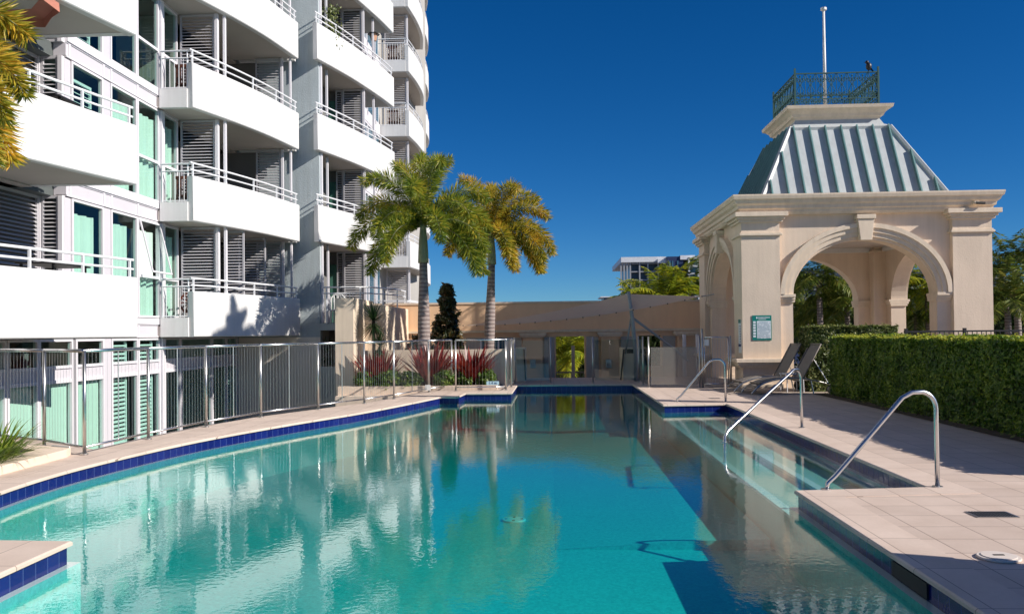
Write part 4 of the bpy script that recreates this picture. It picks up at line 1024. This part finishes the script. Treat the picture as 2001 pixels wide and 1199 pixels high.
# lower side wall below balcony B (shaded soffit strip)
def parapet(prof,zb,h=1.18,th=.16,name='balcony',back=None,endface=False,extra=0.):
    pr=smooth_line(prof,7);inn=offset(pr,th)   # left normal = inward (-X) when walking +Y
    mb=MB()
    rings=[]
    for a,b in zip(pr,inn):
        rings.append([(a[0],a[1],zb+.02),(a[0]-.02,a[1],zb),(b[0],b[1],zb),(b[0],b[1],zb+h),(a[0]-.03,a[1],zb+h),(a[0],a[1],zb+h-.03)])
    mb.loft(rings,True,True);o=mb.build(name,'white',bd)
    return o,pr,inn
def slab(pr,xb,zb,parent,yb0=None,yb1=None,th=.28):
    mb=MB();poly=[(p[0]-.165,p[1]) for p in pr];poly=poly+[(xb,poly[-1][1]),(xb,poly[0][1])]
    flat(mb,poly,[],zb+th+.0);flat(mb,poly,[],zb+.012,True)
    for i in range(len(poly)):
        a,b=poly[i],poly[(i+1)%len(poly)];mb.add([(a[0],a[1],zb+.012),(b[0],b[1],zb+.012),(b[0],b[1],zb+th),(a[0],a[1],zb+th)],[(0,1,2,3)])
    return mb.build('slab','soffit',parent)
def railing(pts,z,parent,hs=(.16,.34),step=1.1,r=.026,endp=True,bars=None,mat='railw'):
    mb=MB();P_=[Vector((p[0],p[1],0)) for p in pts]
    for h in hs: mb.tube([p+Vector((0,0,z+h)) for p in P_],r if h==hs[-1] else r*.85,7)
    L=0;acc=0;nxt=.12
    tot=sum((P_[i+1]-P_[i]).length for i in range(len(P_)-1))
    npost=max(2,int(tot/step)+1);targets=[.1+(tot-.2)*i/(npost-1) for i in range(npost)];ti=0
    for i in range(len(P_)-1):
        l=(P_[i+1]-P_[i]).length
        while ti<len(targets) and L+l>=targets[ti]:
            q=P_[i].lerp(P_[i+1],(targets[ti]-L)/l);mb.box(q.x-.02,q.x+.02,q.y-.02,q.y+.02,z-.02,z+hs[-1]);ti+=1
        L+=l
    return mb.build('railing',mat,parent)
def end_panel(x0,x1,y,zb,parent,zc,solid=.5,top=1.50):
    """end of a balcony facing the camera side: dwarf wall plus barred railing"""
    MB().box(x0,x1,y-.012,y+.14,zb+.004,zb+solid).build('end_wall','grey' if False else 'white',parent)
    mb=MB();mb.tube([(x0,y+.07,zb+top),(x1+.05,y+.07,zb+top)],.026,7);mb.tube([(x0,y+.07,zb+top-.19),(x1,y+.07,zb+top-.19)],.02,6)
    mb.tube([(x0,y+.07,zb+solid+.04),(x1,y+.07,zb+solid+.04)],.014,6)
    n_=max(3,int((x1-x0)/.11))
    for i in range(n_+1): x=x0+(x1-x0)*i/n_;mb.tube([(x,y+.07,zb+solid),(x,y+.07,zb+top-.19)],.009,5)
    for x in (x0+.03,x1-.02): mb.tube([(x,y+.07,zb+solid),(x,y+.07,zb+top)],.018,6)
    mb.build('end_railing','railw',parent)
PA=[(-9.62,9.0),(-9.28,10.9),(-8.95,12.6),(-8.55,14.5),(-8.15,16.2)]
PB=[(-9.27,21.4),(-8.80,22.9),(-8.38,24.6),(-8.06,26.6)]
PC=[(-7.45,26.62),(-7.14,27.65),(-6.85,28.7),(-6.60,29.8),(-6.30,31.3),(-6.10,32.6)]
PD=[(-6.33,37.4),(-6.22,39.2),(-6.25,41.2),(-6.55,43.2)]
PE=[(-7.35,47.2),(-7.30,49.3),(-7.45,51.3),(-7.8,53)]
for k in range(0,8):
    zb=ZB[k];zn=ZB[k+1]
    # A
    o,pr,inn=parapet(PA,zb)
    slab(pr,XW+.03 if True else 0,zb,o);MB().box(XW+.04,pr[-1][0]-.17,16.04,16.2,zb,zb+1.18).build('end_wall','white',o)
    railing([(a[0]-.08,a[1]) for a in pr],zb+1.18,o)
    # recess louvres at A
    if k>=0:
        sh=louvre((-10.8,13.6),(-10.8,15.4),zb+.3,zn,'slat',bd,.085,.6);sh=louvre((-10.8,15.45),(-10.8,17.22),zb+.3,zn,'slat',bd,.085,.6)
        louvre((-10.72,17.25),(-10.36,17.25),zb+.3,zn,'slat',bd,.085,.6)
        MB().box(-10.84,-10.74,17.2,17.3,zb+.3,zn).box(-10.35,-10.26,17.2,17.3,zb+.3,zn).build('post','alu',bd)
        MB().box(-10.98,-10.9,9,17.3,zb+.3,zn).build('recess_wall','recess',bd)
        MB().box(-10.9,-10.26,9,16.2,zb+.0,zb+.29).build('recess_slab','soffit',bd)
    # B
    o,pr,inn=parapet(PB,zb)
    slab(pr,XW+.04,zb,o);railing([(a[0]-.08,a[1]) for a in pr],zb+1.18,o)
    end_panel(XW+.1,PB[0][0]-.15,21.4,zb,o,0)
    MB().box(PB[-1][0]-2.0,PB[-1][0]-.17,26.74,26.90,zb+.002,zb+1.17).build('end_wall','white',o)
    louvre((-10.18,22.72),(-9.22,22.72),zb+.29,zn,'slat',bd,.085,.6)
    MB().box(-9.20,-9.12,22.66,22.78,zb+.29,zn).box(-9.02,-8.96,22.8,22.9,zb+.29,zn).build('post','alu',bd)
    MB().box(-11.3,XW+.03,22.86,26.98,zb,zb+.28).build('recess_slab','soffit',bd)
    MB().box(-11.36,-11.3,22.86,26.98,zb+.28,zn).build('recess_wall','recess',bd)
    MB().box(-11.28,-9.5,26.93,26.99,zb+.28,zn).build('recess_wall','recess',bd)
    louvre((-9.42,26.5),(-8.62,26.5),zb+.29,zn,'slat',bd,.085,.6)
    MB().box(-8.6,-8.53,26.45,26.55,zb+.29,zn).box(-8.32,-8.27,26.45,26.55,zb+.29,zn).build('post','alu',bd)
    if k==0:
        louvre((-9.02,22.95),(-8.95,23.5),zb+.29,zn,'slat',bd,.085,.6) if False else louvre((-9.3,23.6),(-9.02,23.6) if False else (-8.75,23.6),zb+.29,zn,'slat',bd,.085,.6)
        louvre((-9.6,25.4),(-8.75,25.4),zb+.29,zn,'slat',bd,.085,.6)
    # C
    if k>=1:
        o,pr,inn=parapet(PC,zb);railing([(a[0]-.08,a[1]) for a in pr],zb+1.18,o);slab([q for q in pr if q[1]>27.26],-8.1,zb,o)
        if k==1: MB().tube([(-6.975,28.3,zb+.03),(-6.975,28.3,zb+1.14)],.006,4)
    else:
        mb=MB();flat(mb,[(-8.1,26.98),(-7.3,27.0),(-5.3,27.3),(-5.3,37.3),(-8.1,37.3)],[],1.96);mb.build('terrace_slab','soffit',bd)
    MB().box(-7.56,-7.46,27.1,27.22,zb+.29,zn).box(-7.50,-7.44,27.75,27.85,zb+.29,zn).build('post','alu',bd)
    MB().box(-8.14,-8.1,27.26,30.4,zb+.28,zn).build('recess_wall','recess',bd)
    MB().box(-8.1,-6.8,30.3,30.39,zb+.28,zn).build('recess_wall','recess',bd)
    MB().box(-8.05,-7.80,30.20,30.29,zb+.28,zb+2.55).build('door','greendoor',bd)
    louvre((-7.5,30.1),(-6.80,30.1),zb+.29,zn,'slat',bd,.085,.6);louvre((-7.78,30.17),(-7.53,30.17),zb+.29,zn,'slat',bd,.085,.6)
    MB().box(-6.78,-6.70,30.05,30.15,zb+.29,zn).box(-6.62,-6.55,31.0,31.1,zb+.29,zn).build('post','alu',bd)
    # glazed wall between C and D
    mb=MB();
    for y in (30.5,31.6,33.2,34.8,36.4): mb.box(-7.74,-7.62,y-.05,y+.05,zb+.3,zn-.02)
    mb.box(-7.74,-7.62,30.41,37.3,zb-.0,zb+.5);mb.box(-7.74,-7.63,30.42,37.3,zn-.1,zn-.02)
    q=mb.build('window','alu',bd);MB().box(-7.70,-7.69,30.42,37.3,zb+.5,zn-.1).build('pane','cityg',q)
    # D
    louvre((-7.6,38.4),(-6.62,38.4),zb+.29,zn,'slat',bd,.085,.6);MB().box(-6.60,-6.52,38.35,38.45,zb+.29,zn).build('post','alu',bd)
    o,pr,inn=parapet(PD,zb);railing([(a[0]-.08,a[1]) for a in pr],zb+1.18,o);slab(pr,-8.2,zb,o);end_panel(-7.75,PD[0][0]-.15,37.4,zb,o,0)
    MB().box(-7.74,-7.0,40.5,47,zb,zn).build('wall','taupe',bd)
    o,pr,inn=parapet(PE,zb);railing([(a[0]-.08,a[1]) for a in pr],zb+1.18,o);slab(pr,-9.2,zb,o)
    end_panel(-8.9,PE[0][0]-.15,47.2,zb,o,0)
    MB().box(-13.4,-8.3,48.8,53,zb,zn).build('wall','taupe',bd)
# ground terrace railing at C (level 0) and chair
ter=[(xo1-.35 if False else -7.4,26.95),(-6.35,26.95),(-5.95,27.2),(-5.4,28.6),(-5.3,30.2)]
t=thing('terrace_railing','white tubular railing round the first floor terrace above the beige pier','railing')
rl=railing(ter,1.95,t,(.95,1.15),1.0);rl.name='rails'
mb=MB()
for i in range(10): mb.tube([(-7.38+i*.105,26.95,1.97),(-7.38+i*.105,26.95,2.9)],.009,5)
mb.build('bars','railw',t)
# rails right of it at the rear
t=thing('terrace_railing','low white railing on the rear terrace behind the left foxtail palm','railing')
mb=MB();mb.tube([AT(740,588,31),AT(795,588,31),AT(850,598,34)],.03,6);mb.tube([AT(740,594,31),AT(795,594,31),AT(850,603,34)],.03,6);mb.build('rails','railw',t)
for px in (745,795,825):
    p=AT(px,586,31 if px<800 else 32.5);MB().box(p.x-.03,p.x+.03,p.y-.03,p.y+.03,1.9,p.z).build('post','railw',t)
# ------------------------------------------------------------------ balcony furniture
def chair(name,label,loc,rz,mat,arms=True,h=.95):
    t=thing(name,label,'chair',loc=loc,rz=rz)
    MB().box(-.25,.25,-.24,.24,.42,.46).build('seat',mat,t,bevel=.008)
    mb=MB()
    for i in range(6): x=-.22+i*.088;mb.box(x-.022,x+.022,.20,.23,.46,h-.06)
    mb.box(-.26,.26,.19,.24,h-.08,h);mb.build('backrest',mat,t)
    for sx in (-.23,.23):
        for sy in (-.21,.21): MB().box(sx-.02,sx+.02,sy-.02,sy+.02,0,.42 if sy>0 else .64).build('leg',mat,t)
        MB().box(sx-.025,sx+.025,-.23,.2,.64,.665).build('armrest',mat,t)
    return t
c=chair('wooden_chair','dark wooden chair behind the bars of the second balcony up','x' and (-9.62,21.95,ZB[1]+.28),PI,'wood')
copy_thing(c,(-9.62,21.95,ZB[2]+.28),PI,'dark wooden chair behind the bars of the third balcony up')
copy_thing(c,(-7.1,37.85,ZB[3]+.28),PI,'dark chair on the upper far balcony beside the curved parapets')
copy_thing(c,(-7.1,37.85,ZB[4]+.28),PI,'dark chair on the topmost visible far balcony')
t=thing('cane_chair','round backed red cane chair on the lowest balcony','chair',loc=(-9.6,21.9,ZB[0]+.28))
mb=MB()
for i in range(24):
    a=2*PI*i/24;b=2*PI*(i+1)/24
    mb.tube([(.26*math.cos(a),0,.62+.26*math.sin(a)),(.26*math.cos(b),0,.62+.26*math.sin(b))],.025,6,False)
for i in range(12):
    a=2*PI*i/12;mb.tube([(0,.02,.62),(.25*math.cos(a),0,.62+.25*math.sin(a))],.014,4)
mb.build('backrest','redcane',t);MB().tube([(0,.25,.38),(0,.25,.43)],.25,20).build('seat','redcane',t)
for sx in (-.17,.17):
    for sy in (.1,.4): MB().tube([(sx,sy,.38),(sx,sy,0)],.018,6).build('leg','redcane',t)
t=thing('plastic_chair','white plastic chair on the terrace behind the bars beside the grey tower','chair',loc=(-7.08,27.3,1.97))
mb=MB();mb.tube([(-.22,.2,.4),(-.22,.25,.82),(-.12,.27,.92),(.12,.27,.92),(.22,.25,.82),(.22,.2,.4)],.03,6);mb.build('back_frame','plastic',t,True)
mb=MB();[mb.tube([(-.13+.13*i,.22,.4),(-.13+.13*i,.26,.88)],.018,5) for i in range(3)];mb.build('backrest','plastic',t)
MB().box(-.23,.23,-.22,.22,.38,.42).build('seat','plastic',t,bevel=.01)
for sx in (-.2,.2):
    for sy in (-.2,.2): MB().tube([(sx,sy,.38),(sx*1.15,sy*1.15,0)],.022,6).build('leg','plastic',t)
def table(label,loc,sz=(.8,.6)):
    t=thing('balcony_table',label,'table',loc=loc)
    MB().box(-sz[0]/2,sz[0]/2,-sz[1]/2,sz[1]/2,.70,.73).build('tabletop','black',t)
    for sx in (-1,1):
        for sy in (-1,1): MB().box(sx*sz[0]*.42-.02,sx*sz[0]*.42+.02,sy*sz[1]*.42-.02,sy*sz[1]*.42+.02,0,.70).build('leg','black',t)
    return t
tb=table('dark table on the second balcony up at left, in front of the curtains',(-9.1,15.2,ZB[1]+.75),(.7,1.2))
copy_thing(tb,(-9.1,15.0,ZB[0]+.62),0,'dark table on the lowest left balcony, in front of the curtains')
tb.location.z=ZB[1]+.62
t=thing('lantern','black balcony lantern with an orange glass standing on the upper curved balcony','lantern',loc=(AT(730,75,31.2).x,31.2,ZB[3]+.28))
zz=AT(730,75,31.2).z-ZB[3]-.28
MB().tube([(0,0,0),(0,0,zz-.12)],.03,8).build('pole','black',t);MB().tube([(0,0,zz-.1),(0,0,zz+.14)],.10,8,True,.15).build('lamp_glass','bulb',t);MB().tube([(0,0,zz+.141),(0,0,zz+.26)],.24,8,True,.05).build('cap','black',t)
t=thing('potted_plant','flowering potted plant behind the railing of the topmost curved balcony','plant',loc=(-7.35,27.9,ZB[3]+.28))
MB().tube([(0,0,0),(0,0,.4)],.16,12,True,.2).build('pot','taupe',t);random.seed(8);mb=MB()
for i in range(700):
    p=Vector((random.gauss(0,.14),random.gauss(0,.14),random.uniform(.4,1.9)));a=Vector((random.gauss(0,1),random.gauss(0,1),random.gauss(0,1))).normalized();b=a.orthogonal().normalized();s=.05
    mb.add([p-a*s,p+b*s*.5,p+a*s,p-b*s*.5],[(0,1,2,3)])
mb.build('foliage','hedge2',t)
# picture with a flower on recess wall
t=thing('wall_picture','small dark framed flower picture inside the lowest balcony recess','picture')
p=AT(478,530,26.92);MB().box(p.x-.18,p.x+.18,26.89,26.925,p.z-.18,p.z+.18).build('panel','black',t)
mb=MB()
for i in range(6):
    a=i*PI/3;u=Vector((math.cos(a),0,math.sin(a)));v_=Vector((-math.sin(a),0,math.cos(a)));c=Vector((p.x,26.885,p.z));mb.add([c,c+u*.08+v_*.03,c+u*.14,c+u*.08-v_*.03],[(0,1,2,3)])
mb.build('flower','signw',t)
# patio umbrella upper left
t=thing('patio_umbrella','salmon patio umbrella on the left balcony, cut by the picture edge','umbrella',loc=(-9.75,13.85,ZB[1]+.28))
zz=AT(50,46,15.0).z-ZB[1]-.28
mb=MB();R_=1.25
for i in range(8):
    a=PI/8+2*PI*i/8;b=a+2*PI/8;A0=(R_*math.cos(a),R_*math.sin(a),zz+.08);B0=(R_*math.cos(b),R_*math.sin(b),zz+.08)
    mb.add([(0,0,zz+.55),A0,B0],[(0,1,2)])
    am=((A0[0]+B0[0])/2,(A0[1]+B0[1])/2,zz+.14)
    mb.add([A0,B0,(B0[0]*1.01,B0[1]*1.01,zz-.08),(am[0],am[1],zz-.04),(A0[0]*1.01,A0[1]*1.01,zz-.08)],[(0,1,2,3,4)])
o=mb.build('canopy','salmon',t);s=o.modifiers.new('s','SOLIDIFY');s.thickness=.006
MB().tube([(0,0,0),(0,0,zz+.5)],.025,8).build('pole','plastic',t)
MB().tube([(0,0,0),(0,0,.06)],.25,16).build('base','taupe',t)
# ------------------------------------------------------------------ distant buildings
def city(label,x0,x1,Yd,zt,nf,nb,px_=None):
    t=thing('distant_apartments',label,'building')
    return t
t=thing('distant_apartments','distant blue grey apartment block beyond the shade sail','building')
Yc=150.
def bx(px,py,Yd=Yc): return AT(px,py,Yd)
a=bx(1232,512);b=bx(1300,640);fl=(bx(1250,530).z-bx(1250,546).z)
MB().box(a.x,bx(1300,600).x,Yc,Yc+20,-2,bx(1232,514).z).build('wall','cityd',t)
ztl=bx(1232,514).z
MB().box(bx(1212,520).x,bx(1298,500).x,Yc-2,Yc+20,ztl,ztl+.9).build('roof','cityw',t)
for i in range(7): 
    z=ztl-1.45*i*1.0-.1;MB().box(bx(1232,520).x,bx(1298,520).x,Yc-1.6,Yc,z-1.5*.12,z).build('balcony_slab','mast',t)
for px in (1212,1218,1224,1230,1248,1264,1284): MB().box(bx(px,520).x-.12,bx(px,520).x+.12,Yc-1.7,Yc-1.4,-2,ztl).build('fin','mast',t)
MB().box(bx(1299,500).x,bx(1330,500).x,Yc-3,Yc+20,-2,bx(1310,504).z).build('dark_wing','navy',t)
MB().box(bx(1282,505).x,bx(1299,505).x,Yc-2.4,Yc+5,bx(1290,516).z,bx(1290,508).z).build('roof_box','cityw',t)
MB().box(bx(1324,503).x,bx(1352,503).x,Yc-3.2,Yc+10,bx(1330,510).z,bx(1330,502).z).build('roof_box','cityw',t)
xr0,xr1=bx(1336,520).x,bx(1372,520).x;zr=bx(1340,508).z
MB().box(xr0+.4,xr1,Yc-3.5,Yc+15,-2,zr-.1).build('window_wall','cityg',t)
for i in range(9): MB().box(xr0,xr1,Yc-5,Yc-3.5,zr-1.3*i-.22,zr-1.3*i).build('balcony_slab','cityw',t)
for x in (xr0,(xr0+xr1)/2): MB().box(x,x+.3,Yc-5,Yc-4.7,-2,zr).build('fin','cityw',t)
mb=MB()
for px in (1303,1308,1318): mb.box(bx(px,520).x,bx(px+3,520).x,Yc-3.1,Yc-3.0,bx(px,530).z,bx(px,512).z)
mb.build('window','cityg',t)
t=thing('distant_apartments','dark navy building glimpsed through the pavilion arch','building')
p=AT(1570,520,90);q=AT(1850,520,90)
MB().box(p.x-3,q.x+6,90,100,-2,AT(1600,528,90).z).build('wall','navy',t)
mb=MB()
for i in range(6): mb.box(p.x-3,q.x+6,89.8,89.99,AT(1600,545+i*18,90).z-.2,AT(1600,545+i*18,90).z)
mb.build('balcony_slab','mast',t)
t=thing('distant_house','low pale roofline far off left of the sail mast','building')
p=AT(1180,588,120);q=AT(1215,575,120);MB().box(p.x,q.x,120,126,-2,AT(1190,581,120).z).build('wall','cityd',t);MB().box(p.x-.5,q.x+.3,119.5,126.5,AT(1190,581,120).z,AT(1190,579,120).z).build('roof','cityw',t)
# ------------------------------------------------------------------ unseen wall added to shade the near right paving
t=thing('offframe_wall','tall unseen cream wall added outside the right of the picture for its shade','wall')
MB().box(6.0,6.4,-4,4.6,0,3.3).build('wall','cream',t);MB().box(5.95,6.45,-4.05,4.65,3.3,3.4).build('coping','creamtrim',t)
# ------------------------------------------------------------------ light
s=Vector((1,-.34,.65)).normalized()
el=math.asin(s.z);az=math.atan2(s.x,s.y)   # azimuth clockwise from +Y
W=bpy.data.worlds.new('World');sc.world=W;W.use_nodes=True;nt=W.node_tree
sky=nt.nodes.new('ShaderNodeTexSky');sky.sky_type='NISHITA';sky.sun_disc=False;sky.sun_elevation=el;sky.sun_rotation=az
sky.air_density=1.0;sky.dust_density=0;sky.ozone_density=6;sky.altitude=2500
hs=nt.nodes.new('ShaderNodeHueSaturation');hs.inputs['Saturation'].default_value=1.25;nt.links.new(sky.outputs[0],hs.inputs['Color'])
bg=nt.nodes['Background'];nt.links.new(mixc(nt,1.,hs.outputs[0],(.40,.56,.64),'MULTIPLY'),bg.inputs[0]);bg.inputs[1].default_value=.105
sl=bpy.data.lights.new('sun','SUN');sl.energy=5.0;sl.angle=math.radians(.35);sl.color=(1,.93,.84)
so=bpy.data.objects.new('sun',sl);col.objects.link(so);so.rotation_euler=s.to_track_quat('Z','Y').to_euler()
sc.view_settings.view_transform='Standard';sc.view_settings.look='None';sc.view_settings.exposure=.36;sc.view_settings.gamma=1
sc.cycles.max_bounces=10;sc.cycles.transparent_max_bounces=32;sc.cycles.use_denoising=True
sc.cycles.sample_clamp_indirect=6;sc.cycles.caustics_reflective=False;sc.cycles.caustics_refractive=False
